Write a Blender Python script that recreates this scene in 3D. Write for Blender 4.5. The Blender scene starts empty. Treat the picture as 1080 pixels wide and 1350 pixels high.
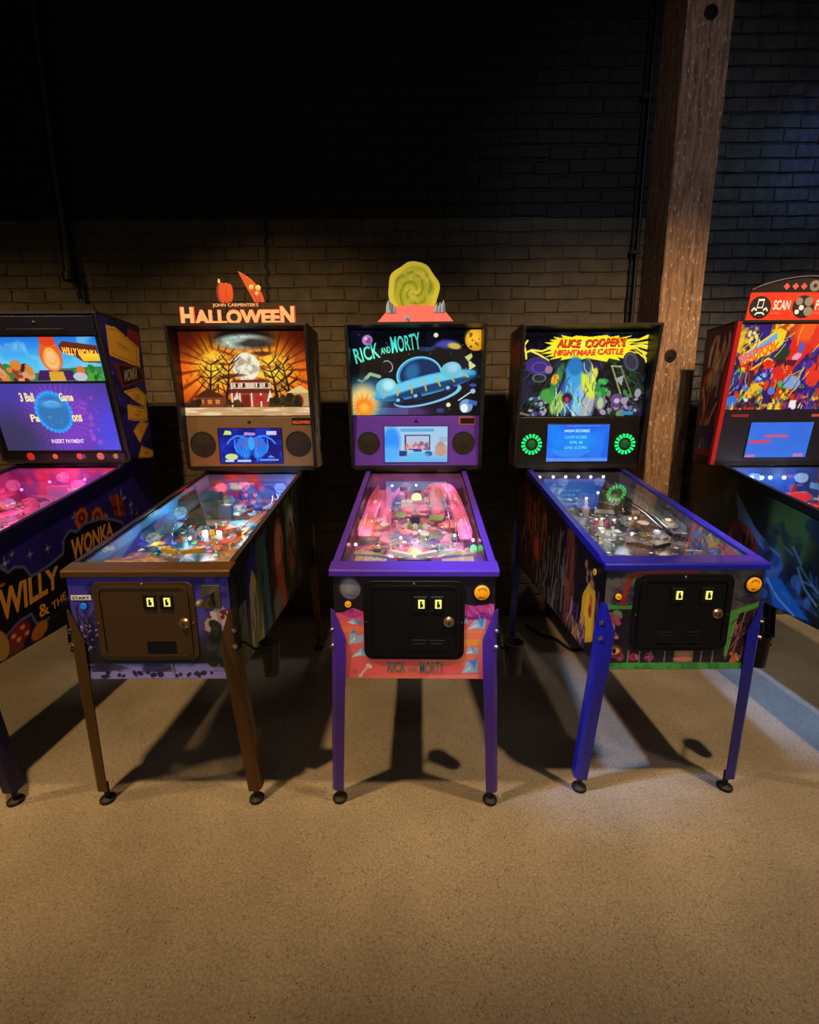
import bpy, math, random
import numpy as np
from mathutils import Vector, Matrix

sc = bpy.context.scene
COL = sc.collection
R = math.radians

# ------------------------------------------------------------------ camera
cam_d = bpy.data.cameras.new('camera')
cam = bpy.data.objects.new('camera', cam_d)
COL.objects.link(cam)
cam_d.sensor_fit = 'HORIZONTAL'
cam_d.sensor_width = 36.0
cam_d.lens = 36.0 * 600.0 / 1080.0
cam_d.clip_start = 0.02
cam.location = (-0.013, -1.426, 1.411)
_p, _r = R(11.11), R(-0.29)
_F = Vector((0, math.cos(_p), -math.sin(_p)))
_R0 = Vector((1, 0, 0)); _U0 = Vector((0, math.sin(_p), math.cos(_p)))
_Rt = _R0 * math.cos(_r) + _U0 * math.sin(_r)
_Up = -_R0 * math.sin(_r) + _U0 * math.cos(_r)
_m = Matrix((_Rt, _Up, -_F)).transposed()
cam.rotation_euler = _m.to_euler()
sc.camera = cam

# ------------------------------------------------------------------ world, lights, exposure
w = bpy.data.worlds.new('world'); sc.world = w
w.use_nodes = True
w.node_tree.nodes['Background'].inputs[0].default_value = (0.55, 0.6, 0.8, 1)
w.node_tree.nodes['Background'].inputs[1].default_value = 0.0
vs = sc.view_settings
vs.view_transform = 'Standard'; vs.look = 'None'; vs.exposure = 0.0; vs.gamma = 1.0
vs.use_curve_mapping = False

def spot(name, loc, aim, watts, col, angle, blend=0.4, radius=0.04):
    d = bpy.data.lights.new(name, 'SPOT')
    d.energy = watts; d.color = col; d.spot_size = R(angle); d.spot_blend = blend
    d.shadow_soft_size = radius
    o = bpy.data.objects.new(name, d); COL.objects.link(o)
    o.location = loc
    o.rotation_euler = (Vector(aim) - Vector(loc)).to_track_quat('-Z', 'Y').to_euler()
    return o
WARM = (1.0, 0.62, 0.26)
spot('ceiling_spot', (-1.15, -0.75, 3.4), (-0.85, 0.85, 0.98), 310, WARM, 78, 0.7, 0.06)
spot('ceiling_spot', (1.5, -0.75, 3.4), (1.25, 0.85, 0.98), 310, (1.0, 0.66, 0.32), 78, 0.7, 0.06)
spot('ceiling_spot', (-3.5, -0.75, 3.4), (-2.7, 0.75, 0.98), 210, WARM, 76, 0.7, 0.06)
spot('ceiling_spot', (3.8, -0.75, 3.4), (3.1, 0.75, 0.98), 160, (1.0, 0.78, 0.55), 76, 0.7, 0.06)
for _x in (-1.75, -0.887, 0.0, 0.931, 1.95):
    spot('front_fill_spot', (_x * 0.85, -4.2, 2.6), (_x, 0.0, 0.80), 230, (1.0, 0.90, 0.78), 10.5, 0.7, 0.06)  # unseen fill spots, added only to brighten the machine fronts
spot('cool_spot', (-0.95, -0.55, 3.2), (0.80, 0.5, 0.0), 400, (0.36, 0.55, 1.0), 20, 0.9, 0.06)
spot('cool_spot', (0.25, -0.55, 3.2), (2.1, 0.72, 0.0), 640, (0.36, 0.55, 1.0), 20, 0.9, 0.06)
spot('blue_wall_spot', (3.1, 0.1, 3.6), (2.62, 1.75, 3.0), 24, (0.2, 0.28, 1.0), 30, 1.0, 0.1)
spot('teal_wall_spot', (2.8, 0.1, 3.6), (2.30, 1.75, 2.85), 8, (0.15, 0.7, 0.9), 34, 1.0, 0.1)
spot('post_fill_spot', (0.9, -2.6, 4.0), (1.68, 1.5, 2.6), 95, (0.74, 0.78, 1.0), 40, 1.0, 0.2)  # added fill aimed at the upper post, no lamp of the room
_a = bpy.data.lights.new('room_fill', 'AREA'); _a.shape = 'RECTANGLE'; _a.size = 4.0; _a.size_y = 1.6; _a.energy = 16; _a.color = (1.0, 0.84, 0.66)  # broad dim fill behind the camera, added for ambient light
_o = bpy.data.objects.new('room_fill', _a); COL.objects.link(_o); _o.location = (0.2, -3.2, 4.3); _o.rotation_euler = (R(32), 0, 0)

# ------------------------------------------------------------------ helpers: colour, noise, painting
def lin(c):
    a = np.asarray(c, float) / 255.0
    return np.where(a <= 0.04045, a / 12.92, ((a + 0.055) / 1.055) ** 2.4)

def vnoise(X, Y, scale, seed):
    rs = np.random.RandomState(seed)
    g = rs.rand(64, 64)
    x = X / scale; y = Y / scale
    xi = np.floor(x).astype(int); yi = np.floor(y).astype(int)
    fx = x - xi; fy = y - yi
    fx = fx * fx * (3 - 2 * fx); fy = fy * fy * (3 - 2 * fy)
    a = g[yi % 64, xi % 64]; b = g[yi % 64, (xi + 1) % 64]
    c = g[(yi + 1) % 64, xi % 64]; d = g[(yi + 1) % 64, (xi + 1) % 64]
    return (a * (1 - fx) + b * fx) * (1 - fy) + (c * (1 - fx) + d * fx) * fy

def fbm(X, Y, scale, seed):
    return (vnoise(X, Y, scale, seed) * 0.55 + vnoise(X, Y, scale * 0.47, seed + 1) * 0.3
            + vnoise(X, Y, scale * 0.21, seed + 2) * 0.15)

class Cv:
    """flat print painted on the vertices of a fine grid; coordinates x0..x1, y0..y1 with y down"""
    def __init__(s, x0, y0, x1, y1, nx, ny, bg=(0, 0, 0)):
        s.b = (x0, y0, x1, y1); s.nx = nx; s.ny = ny
        s.X, s.Y = np.meshgrid(np.linspace(x0, x1, nx), np.linspace(y0, y1, ny))
        s.C = np.zeros((ny, nx, 3)); s.C[:] = bg
        s.px = abs(x1 - x0) / nx
    def mix(s, m, col, a=1.0):
        m = (np.clip(m, 0, 1) * a)[..., None]
        s.C = s.C * (1 - m) + np.asarray(col, float) * m
    def ell(s, cx, cy, rx, ry, col, rot=0, a=1.0, soft=None):
        c, n = math.cos(R(rot)), math.sin(R(rot))
        dx, dy = s.X - cx, s.Y - cy
        d = np.sqrt(((dx * c + dy * n) / rx) ** 2 + ((-dx * n + dy * c) / ry) ** 2)
        k = soft if soft else min(1.0, s.px / min(rx, ry))
        s.mix((1 + k / 2 - d) / k, col, a)
    def ring(s, cx, cy, rx, ry, w, col, rot=0, a=1.0):
        c, n = math.cos(R(rot)), math.sin(R(rot))
        dx, dy = s.X - cx, s.Y - cy
        d = np.abs(np.sqrt(((dx * c + dy * n) / rx) ** 2 + ((-dx * n + dy * c) / ry) ** 2) - 1) * min(rx, ry)
        s.mix((w / 2 + s.px / 2 - d) / s.px, col, a)
    def poly(s, pts, col, a=1.0):
        ins = np.zeros(s.X.shape, bool)
        n = len(pts)
        for i in range(n):
            xa, ya = pts[i]; xb, yb = pts[(i + 1) % n]
            if ya == yb: continue
            cr = ((s.Y >= ya) != (s.Y >= yb))
            ins ^= cr & (s.X < (xb - xa) * (s.Y - ya) / (yb - ya) + xa)
        s.mix(ins.astype(float), col, a)
    def rect(s, x0, y0, x1, y1, col, a=1.0):
        s.poly([(x0, y0), (x1, y0), (x1, y1), (x0, y1)], col, a)
    def line(s, pts, w, col, a=1.0):
        D = np.full(s.X.shape, 1e9)
        for (xa, ya), (xb, yb) in zip(pts[:-1], pts[1:]):
            vx, vy = xb - xa, yb - ya
            L = vx * vx + vy * vy + 1e-9
            t = np.clip(((s.X - xa) * vx + (s.Y - ya) * vy) / L, 0, 1)
            D = np.minimum(D, np.hypot(s.X - xa - t * vx, s.Y - ya - t * vy))
        s.mix((w / 2 + s.px / 2 - D) / s.px, col, a)
    def rays(s, cx, cy, n, col, a=1.0, r0=0, r1=1e9, seed=0, sharp=0.5):
        th = np.arctan2(s.Y - cy, s.X - cx); rr = np.hypot(s.X - cx, s.Y - cy)
        k = np.sin(th * n + 1.7 * np.sin(th * 3 + seed))
        m = np.clip((k - sharp) * 3, 0, 1) * np.clip((rr - r0) / (0.2 * r0 + 1), 0, 1) * np.clip((r1 - rr) / (0.3 * r1), 0, 1)
        s.mix(m, col, a)
    def cloud(s, scale, seed, col, lo=0.5, hi=0.7, a=1.0, sx=1.0, sy=1.0, y0=-1e9, y1=1e9):
        n = fbm(s.X / sx + 500, s.Y / sy + 500, scale, seed)
        s.mix(np.clip((n - lo) / (hi - lo), 0, 1) * ((s.Y >= y0) & (s.Y <= y1)), col, a)
    def grad(s, stops):
        t = (s.Y - s.b[1]) / (s.b[3] - s.b[1])
        xs = [q[0] for q in stops]
        for i in range(3):
            s.C[..., i] = np.interp(t, xs, [q[1][i] for q in stops])
    def blobs(s, seed, n, cols, x0, y0, x1, y1, r0, r1, a=1.0):
        rd = random.Random(seed)
        for i in range(n):
            r = rd.uniform(r0, r1)
            s.ell(rd.uniform(x0, x1), rd.uniform(y0, y1), r, r * rd.uniform(0.5, 1.0), rd.choice(cols), rd.uniform(0, 180), a)
    def strokes(s, seed, n, cols, x0, y0, x1, y1, ln, w, ang, sp, a=1.0):
        rd = random.Random(seed)
        for i in range(n):
            x, y = rd.uniform(x0, x1), rd.uniform(y0, y1)
            t = R(ang + rd.uniform(-sp, sp)); L = ln * rd.uniform(0.5, 1.2)
            b = rd.uniform(-0.3, 0.3) * L
            mx, my = x + math.cos(t) * L * .5 - math.sin(t) * b * .5, y + math.sin(t) * L * .5 + math.cos(t) * b * .5
            s.line([(x, y), (mx, my), (x + math.cos(t) * L, y + math.sin(t) * L)], w * rd.uniform(0.5, 1.3), rd.choice(cols), a)
    def star(s, cx, cy, r, col):
        s.line([(cx - r, cy), (cx + r, cy)], r * .18, col); s.line([(cx, cy - r), (cx, cy + r)], r * .18, col)
        s.ell(cx, cy, r * .3, r * .3, col, soft=.8)

# ------------------------------------------------------------------ helpers: materials
MATS = {}
def pbr(name, col, rough=0.5, metal=0.0, emit=None, es=0.0, noise=None, bump=0.0, nscale=60.0, coat=0.0, srgb=True):
    if name in MATS: return MATS[name]
    m = bpy.data.materials.new(name); m.use_nodes = True
    nt = m.node_tree; b = nt.nodes['Principled BSDF']
    c = lin(col) if srgb else col
    b.inputs['Base Color'].default_value = (*[float(v) for v in c], 1)
    b.inputs['Roughness'].default_value = rough
    b.inputs['Metallic'].default_value = metal
    if coat: b.inputs['Coat Weight'].default_value = coat
    if emit is not None:
        b.inputs['Emission Color'].default_value = (*[float(v) for v in lin(emit)], 1)
        b.inputs['Emission Strength'].default_value = es
    tc = nt.nodes.new('ShaderNodeTexCoord')
    nz = nt.nodes.new('ShaderNodeTexNoise'); nz.inputs['Scale'].default_value = nscale
    nz.inputs['Detail'].default_value = 3
    nt.links.new(tc.outputs['Object'], nz.inputs['Vector'])
    if noise is not None:
        mx = nt.nodes.new('ShaderNodeMix'); mx.data_type = 'RGBA'
        mx.inputs['A'].default_value = (*[float(v) for v in c], 1)
        mx.inputs['B'].default_value = (*[float(v) for v in lin(noise)], 1)
        nt.links.new(nz.outputs['Fac'], mx.inputs['Factor'])
        nt.links.new(mx.outputs['Result'], b.inputs['Base Color'])
    mr = nt.nodes.new('ShaderNodeMapRange')
    mr.inputs['To Min'].default_value = max(0.02, rough - 0.06); mr.inputs['To Max'].default_value = min(1, rough + 0.06)
    nt.links.new(nz.outputs['Fac'], mr.inputs['Value'])
    nt.links.new(mr.outputs['Result'], b.inputs['Roughness'])
    if bump:
        bp = nt.nodes.new('ShaderNodeBump'); bp.inputs['Strength'].default_value = bump; bp.inputs['Distance'].default_value = 0.004
        nt.links.new(nz.outputs['Fac'], bp.inputs['Height']); nt.links.new(bp.outputs['Normal'], b.inputs['Normal'])
    MATS[name] = m
    return m

def printmat(emit=0.0, rough=0.35, base=1.0):
    key = 'print_%.2f_%.2f_%.2f' % (emit, rough, base)
    if key in MATS: return MATS[key]
    m = bpy.data.materials.new(key); m.use_nodes = True
    nt = m.node_tree; b = nt.nodes['Principled BSDF']
    at = nt.nodes.new('ShaderNodeAttribute'); at.attribute_name = 'Col'
    if base > 0:
        if base < 1:
            mx = nt.nodes.new('ShaderNodeMix'); mx.data_type = 'RGBA'; mx.inputs['Factor'].default_value = base
            mx.inputs['A'].default_value = (0, 0, 0, 1)
            nt.links.new(at.outputs['Color'], mx.inputs['B']); nt.links.new(mx.outputs['Result'], b.inputs['Base Color'])
        else:
            nt.links.new(at.outputs['Color'], b.inputs['Base Color'])
    else:
        b.inputs['Base Color'].default_value = (0.01, 0.01, 0.01, 1)
    b.inputs['Roughness'].default_value = rough
    if emit > 0:
        nt.links.new(at.outputs['Color'], b.inputs['Emission Color'])
        b.inputs['Emission Strength'].default_value = emit
    MATS[key] = m
    return m

def glow(name, col, s):
    if name in MATS: return MATS[name]
    return pbr(name, col, 0.4, 0, col, s)

def glassmat():
    if 'glass' in MATS: return MATS['glass']
    m = bpy.data.materials.new('glass_pane'); m.use_nodes = True
    nt = m.node_tree; nt.nodes.clear()
    N = nt.nodes.new
    out = N('ShaderNodeOutputMaterial'); mix = N('ShaderNodeMixShader'); tr = N('ShaderNodeBsdfTransparent'); gl = N('ShaderNodeBsdfGlossy')
    tr.inputs[0].default_value = (0.98, 0.99, 0.98, 1); gl.inputs['Roughness'].default_value = 0.01
    ge = N('ShaderNodeNewGeometry'); dt = N('ShaderNodeVectorMath'); dt.operation = 'DOT_PRODUCT'
    nt.links.new(ge.outputs['Incoming'], dt.inputs[0]); nt.links.new(ge.outputs['Normal'], dt.inputs[1])
    ab = N('ShaderNodeMath'); ab.operation = 'ABSOLUTE'; nt.links.new(dt.outputs['Value'], ab.inputs[0])
    su = N('ShaderNodeMath'); su.operation = 'SUBTRACT'; su.inputs[0].default_value = 1.0; nt.links.new(ab.outputs[0], su.inputs[1])
    pw = N('ShaderNodeMath'); pw.operation = 'POWER'; pw.inputs[1].default_value = 4.0; nt.links.new(su.outputs[0], pw.inputs[0])
    ma = N('ShaderNodeMath'); ma.operation = 'MULTIPLY_ADD'; ma.inputs[1].default_value = 0.96; ma.inputs[2].default_value = 0.05
    nt.links.new(pw.outputs[0], ma.inputs[0])
    nt.links.new(ma.outputs[0], mix.inputs[0]); nt.links.new(tr.outputs[0], mix.inputs[1]); nt.links.new(gl.outputs[0], mix.inputs[2])
    nt.links.new(mix.outputs[0], out.inputs['Surface'])
    MATS['glass'] = m
    return m

def clearplastic(name, col, dens=0.35):
    if name in MATS: return MATS[name]
    m = bpy.data.materials.new(name); m.use_nodes = True
    nt = m.node_tree; b = nt.nodes['Principled BSDF']
    b.inputs['Base Color'].default_value = (*[float(v) for v in lin(col)], 1)
    b.inputs['Roughness'].default_value = 0.12
    b.inputs['Alpha'].default_value = dens
    nz = nt.nodes.new('ShaderNodeTexNoise'); nz.inputs['Scale'].default_value = 40
    mr = nt.nodes.new('ShaderNodeMapRange'); mr.inputs['To Min'].default_value = dens * .8; mr.inputs['To Max'].default_value = min(1, dens * 1.2)
    nt.links.new(nz.outputs['Fac'], mr.inputs['Value']); nt.links.new(mr.outputs['Result'], b.inputs['Alpha'])
    MATS[name] = m
    return m

# ------------------------------------------------------------------ helpers: meshes
class MB:
    def __init__(s): s.v = []; s.f = []
    def add(s, vs_, fs):
        o = len(s.v); s.v += [tuple(q) for q in vs_]; s.f += [tuple(i + o for i in q) for q in fs]; return s
    def box(s, x0, y0, z0, x1, y1, z1):
        return s.add([(x0, y0, z0), (x1, y0, z0), (x1, y1, z0), (x0, y1, z0), (x0, y0, z1), (x1, y0, z1), (x1, y1, z1), (x0, y1, z1)],
                     [(0, 3, 2, 1), (4, 5, 6, 7), (0, 1, 5, 4), (1, 2, 6, 5), (2, 3, 7, 6), (3, 0, 4, 7)])
    def prism(s, pts, O, A, B, N):
        """closed polygon pts (a,b) in plane O + a*A + b*B, extruded by N"""
        O, A, B, N = map(Vector, (O, A, B, N)); n = len(pts)
        lo = [O + A * a + B * b for a, b in pts]; hi = [q + N for q in lo]
        fs = [tuple(range(n - 1, -1, -1)), tuple(range(n, 2 * n))] + [(i, (i + 1) % n, n + (i + 1) % n, n + i) for i in range(n)]
        if A.cross(B).dot(N) < 0: fs = [tuple(reversed(q)) for q in fs]
        return s.add(lo + hi, fs)
    def cyl(s, p, q, r0, r1=None, n=16, caps=True):
        p, q = Vector(p), Vector(q); r1 = r0 if r1 is None else r1
        d = (q - p).normalized(); a = d.orthogonal().normalized(); b = d.cross(a)
        vs_ = []
        for (c, r) in ((p, r0), (q, r1)):
            for i in range(n):
                t = 2 * math.pi * i / n; vs_.append(c + (a * math.cos(t) + b * math.sin(t)) * r)
        fs = [(i, (i + 1) % n, n + (i + 1) % n, n + i) for i in range(n)]
        if caps: fs += [tuple(range(n - 1, -1, -1)), tuple(range(n, 2 * n))]
        return s.add(vs_, fs)
    def lathe(s, prof, O=(0, 0, 0), ax=(0, 0, 1), n=20):
        O = Vector(O); d = Vector(ax).normalized(); a = d.orthogonal().normalized(); b = d.cross(a)
        vs_ = []; k = len(prof)
        for r, z in prof:
            for i in range(n):
                t = 2 * math.pi * i / n; vs_.append(O + d * z + (a * math.cos(t) + b * math.sin(t)) * max(r, 1e-4))
        fs = []
        for j in range(k - 1):
            for i in range(n):
                fs.append((j * n + i, j * n + (i + 1) % n, (j + 1) * n + (i + 1) % n, (j + 1) * n + i))
        fs += [tuple(range(n - 1, -1, -1)), tuple(range((k - 1) * n, k * n))]
        return s.add(vs_, fs)
    def tube(s, pts, r, n=8):
        pts = [Vector(q) for q in pts]; vs_ = []; k = len(pts); up = Vector((0.03, 0.02, 1))
        for j, c in enumerate(pts):
            d = (pts[min(j + 1, k - 1)] - pts[max(j - 1, 0)]).normalized()
            a = d.cross(up)
            a = a.normalized() if a.length > 1e-3 else d.orthogonal().normalized()
            b = d.cross(a)
            for i in range(n):
                t = 2 * math.pi * i / n; vs_.append(c + (a * math.cos(t) + b * math.sin(t)) * r)
        fs = [(j * n + i, j * n + (i + 1) % n, (j + 1) * n + (i + 1) % n, (j + 1) * n + i) for j in range(k - 1) for i in range(n)]
        fs += [tuple(range(n - 1, -1, -1)), tuple(range((k - 1) * n, k * n))]
        return s.add(vs_, fs)
    def strip(s, rows):
        n = len(rows[0]); vs_ = [q for r in rows for q in r]
        return s.add(vs_, [(j * n + i, j * n + i + 1, (j + 1) * n + i + 1, (j + 1) * n + i) for j in range(len(rows) - 1) for i in range(n - 1)])
    def build(s, name, mat, parent=None, smooth=False, bevel=0.0, solid=0.0, label=None):
        me = bpy.data.meshes.new(name); me.from_pydata(s.v, [], s.f); me.update()
        return link(name, me, mat, parent, smooth, bevel, solid, label)

def link(name, me, mat, parent=None, smooth=False, bevel=0.0, solid=0.0, label=None):
    if not me.materials: me.materials.append(mat)
    o = bpy.data.objects.new(name, me); COL.objects.link(o)
    if parent is not None: o.parent = parent
    if smooth:
        me.polygons.foreach_set('use_smooth', [True] * len(me.polygons))
        if hasattr(me, 'set_sharp_from_angle'): me.set_sharp_from_angle(angle=R(40))
    if solid:
        md = o.modifiers.new('thickness', 'SOLIDIFY'); md.thickness = abs(solid); md.offset = -1 if solid > 0 else 1
    if bevel:
        md = o.modifiers.new('edge', 'BEVEL'); md.width = bevel; md.segments = 2; md.limit_method = 'ANGLE'; md.angle_limit = R(40)
    if label: o['label'] = label
    return o

def sheet(name, cv, fn, mat, parent, thick=None):
    """grid of the canvas' resolution; fn(u, v) with u 0..1 right and v 0..1 down gives arrays x, y, z"""
    ny, nx = cv.ny, cv.nx
    U, V = np.meshgrid(np.linspace(0, 1, nx), np.linspace(0, 1, ny))
    x, y, z = fn(U, V)
    co = np.stack([x + 0 * U, y + 0 * U, z + 0 * U], -1).reshape(-1, 3)
    idx = np.arange(nx * ny).reshape(ny, nx)
    q = np.stack([idx[1:, :-1], idx[1:, 1:], idx[:-1, 1:], idx[:-1, :-1]], -1).reshape(-1, 4)
    me = bpy.data.meshes.new(name)
    me.vertices.add(len(co)); me.vertices.foreach_set('co', co.ravel())
    me.loops.add(q.size); me.loops.foreach_set('vertex_index', q.ravel().astype(np.int32))
    me.polygons.add(len(q)); me.polygons.foreach_set('loop_start', np.arange(0, q.size, 4, dtype=np.int32))
    me.polygons.foreach_set('loop_total', np.full(len(q), 4, dtype=np.int32))
    me.update(calc_edges=True)
    at = me.color_attributes.new('Col', 'FLOAT_COLOR', 'POINT')
    c = np.ones((nx * ny, 4)); c[:, :3] = lin(np.clip(cv.C, 0, 255)).reshape(-1, 3)
    at.data.foreach_set('color', c.ravel())
    return link(name, me, mat, parent)

def planefn(O, A, B):
    """bottom-centre O, half-width vector A (right), height vector B (up)"""
    O, A, B = Vector(O), Vector(A), Vector(B)
    return lambda u, v: tuple(O[i] + A[i] * (2 * u - 1) + B[i] * (1 - v) for i in range(3))

# lettering: outlines of the built-in font turned into meshes once
STR = {}
def prepare_text(items):
    tmp = []
    for key, (txt, off, shear) in items.items():
        cu = bpy.data.curves.new('t', 'FONT'); cu.body = txt; cu.size = 1.0; cu.offset = off; cu.shear = shear
        cu.resolution_u = 3; cu.fill_mode = 'FRONT'
        o = bpy.data.objects.new('t', cu); COL.objects.link(o); tmp.append((key, o, cu))
    bpy.context.view_layer.update()
    dg = bpy.context.evaluated_depsgraph_get()
    for key, o, cu in tmp:
        me = bpy.data.meshes.new_from_object(o.evaluated_get(dg))
        v = np.array([q.co[:2] for q in me.vertices]); f = [tuple(p.vertices) for p in me.polygons]
        v -= v.min(0); v /= np.array([v[:, 0].max(), v[:, 1].max()])
        STR[key] = (v, f)
        bpy.data.meshes.remove(me); bpy.data.objects.remove(o); bpy.data.curves.remove(cu)
prepare_text({
    'HALLOWEEN_H': ('H', 0.05, 0), 'ALLOWEE': ('ALLOWEE', 0.048, 0), 'HALLOWEEN_N': ('N', 0.05, 0), 'JC': ("JOHN CARPENTER'S", 0.012, 0),
    'HALLOWEEN': ('HALLOWEEN', 0.03, 0), 'START': ('START', 0.02, 0), 'RICK': ('RICK', 0.014, 0), 'AND': ('AND', 0.012, 0), 'MORTY': ('MORTY', 0.012, 0),
    'ALICE': ('ALICE  COOPER\'S', 0.045, 0.15), 'NIGHT': ('NIGHTMARE CASTLE', 0.03, 0.15), 'WILLY': ('WILLY', 0.035, 0), 'WONKA': ('WONKA', 0.035, 0),
    'AMP': ('&', 0.02, 0), 'THE': ('THE', 0.02, 0), 'BALL3': ('3 Ball', 0.03, 0), 'GAME': ('Game', 0.03, 0), 'PA': ('Pa', 0.03, 0), 'NS': ('ons', 0.03, 0),
    'INSERT': ('INSERT PAYMENT', 0.02, 0), 'SCAN': ('SCAN', 0.02, 0.2), 'PLAY': ('PLAY', 0.02, 0.2), 'DEADPOOL': ('DEADPOOL', 0.04, 0),
    'LAUNCH': ('LAUNCH', 0.02, 0), 'BALL': ('BALL', 0.02, 0), 'HIGH': ('HIGH SCORES', 0.02, 0.15), 'L1': ('LOOP SCORE', 0.01, 0), 'L2': ('EVIL M', 0.01, 0),
    'L3': ('ONE SCORE', 0.01, 0), 'WW': ('WILLY WONKA', 0.03, 0),
})
def lettering(key, O, A, B, mat, parent, warp=None, thick=0.0, name='lettering'):
    """writing whose box starts at O, runs along A (full width) and B (full height)"""
    v, f = STR[key]; O, A, B = Vector(O), Vector(A), Vector(B)
    N = A.cross(B).normalized()
    P = []
    for a, b in v:
        if warp: a, b = warp(a, b)
        P.append(O + A * a + B * b)
    m = MB()
    if thick:
        n = len(P)
        m.add([q + N * thick for q in P] + P, list(f) + [tuple(i + n for i in reversed(q)) for q in f])
        cnt = {}
        for q in f:
            for i in range(len(q)):
                e = (q[i], q[(i + 1) % len(q)]); cnt[e] = 1
        m.f += [(b, a, a + n, b + n) for (a, b) in cnt if (b, a) not in cnt]
    else:
        m.add(P, f)
    return m.build(name, mat, parent)

def thing(name, label, cat, loc=(0, 0, 0), rotz=0.0, group=None):
    o = bpy.data.objects.new(name, None); COL.objects.link(o)
    o.empty_display_size = 0.1
    o.location = loc; o.rotation_euler = (0, 0, rotz); o['label'] = label; o['category'] = cat
    if group: o['group'] = group
    return o

# ------------------------------------------------------------------ the setting
def node_mat(name):
    m = bpy.data.materials.new(name); m.use_nodes = True
    return m, m.node_tree, m.node_tree.nodes['Principled BSDF']

def concrete():
    m, nt, b = node_mat('polished_concrete'); N = nt.nodes.new; L = nt.links.new
    tc = N('ShaderNodeTexCoord')
    def noise(scale, det, rough=0.6):
        n = N('ShaderNodeTexNoise'); n.inputs['Scale'].default_value = scale; n.inputs['Detail'].default_value = det
        n.inputs['Roughness'].default_value = rough; L(tc.outputs['Object'], n.inputs['Vector']); return n
    def ramp(src, a, b_, ca, cb):
        r = N('ShaderNodeValToRGB'); r.color_ramp.elements[0].position = a; r.color_ramp.elements[1].position = b_
        r.color_ramp.elements[0].color = (*ca, 1); r.color_ramp.elements[1].color = (*cb, 1); L(src, r.inputs[0]); return r
    big = ramp(noise(1.6, 4).outputs['Fac'], 0.3, 0.7, (0.26, 0.222, 0.178), (0.41, 0.36, 0.30))
    fine = ramp(noise(120, 6, 0.85).outputs['Fac'], 0.38, 0.62, (0.45, 0.45, 0.45), (1.4, 1.4, 1.4))
    mu = N('ShaderNodeMix'); mu.data_type = 'RGBA'; mu.blend_type = 'MULTIPLY'; mu.inputs['Factor'].default_value = 0.75
    L(big.outputs[0], mu.inputs['A']); L(fine.outputs[0], mu.inputs['B'])
    vo = N('ShaderNodeTexVoronoi'); vo.inputs['Scale'].default_value = 120; L(tc.outputs['Object'], vo.inputs['Vector'])
    sp = ramp(vo.outputs['Distance'], 0.20, 0.32, (1, 1, 1), (0, 0, 0))
    msk = ramp(noise(30, 4).outputs['Fac'], 0.47, 0.60, (0, 0, 0), (1, 1, 1))
    mm = N('ShaderNodeMath'); mm.operation = 'MULTIPLY'; L(sp.outputs[0], mm.inputs[0]); L(msk.outputs[0], mm.inputs[1])
    dk = N('ShaderNodeMix'); dk.data_type = 'RGBA'; L(mm.outputs[0], dk.inputs['Factor'])
    L(mu.outputs['Result'], dk.inputs['A']); dk.inputs['B'].default_value = (0.10, 0.08, 0.06, 1)
    L(dk.outputs['Result'], b.inputs['Base Color'])
    rr = ramp(noise(5, 4).outputs['Fac'], 0.3, 0.7, (0.42,) * 3, (0.62,) * 3); L(rr.outputs[0], b.inputs['Roughness'])
    bp = N('ShaderNodeBump'); bp.inputs['Strength'].default_value = 0.05; bp.inputs['Distance'].default_value = 0.001
    L(noise(220, 3).outputs['Fac'], bp.inputs['Height']); L(bp.outputs['Normal'], b.inputs['Normal'])
    return m

def paint(name, c0, c1, scale=9, bump=0.5, rough=0.7):
    m, nt, b = node_mat(name); N = nt.nodes.new; L = nt.links.new
    ge = N('ShaderNodeNewGeometry')
    n1 = N('ShaderNodeTexNoise'); n1.inputs['Scale'].default_value = scale; n1.inputs['Detail'].default_value = 5; L(ge.outputs['Position'], n1.inputs['Vector'])
    r = N('ShaderNodeValToRGB'); r.color_ramp.elements[0].position = 0.3; r.color_ramp.elements[1].position = 0.72
    r.color_ramp.elements[0].color = (*[float(v) for v in lin(c0)], 1); r.color_ramp.elements[1].color = (*[float(v) for v in lin(c1)], 1)
    L(n1.outputs['Fac'], r.inputs[0]); L(r.outputs[0], b.inputs['Base Color'])
    n2 = N('ShaderNodeTexNoise'); n2.inputs['Scale'].default_value = 22; n2.inputs['Detail'].default_value = 4; L(ge.outputs['Position'], n2.inputs['Vector'])
    bp = N('ShaderNodeBump'); bp.inputs['Strength'].default_value = bump; bp.inputs['Distance'].default_value = 0.012
    L(n2.outputs['Fac'], bp.inputs['Height']); L(bp.outputs['Normal'], b.inputs['Normal'])
    b.inputs['Roughness'].default_value = rough
    return m

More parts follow.
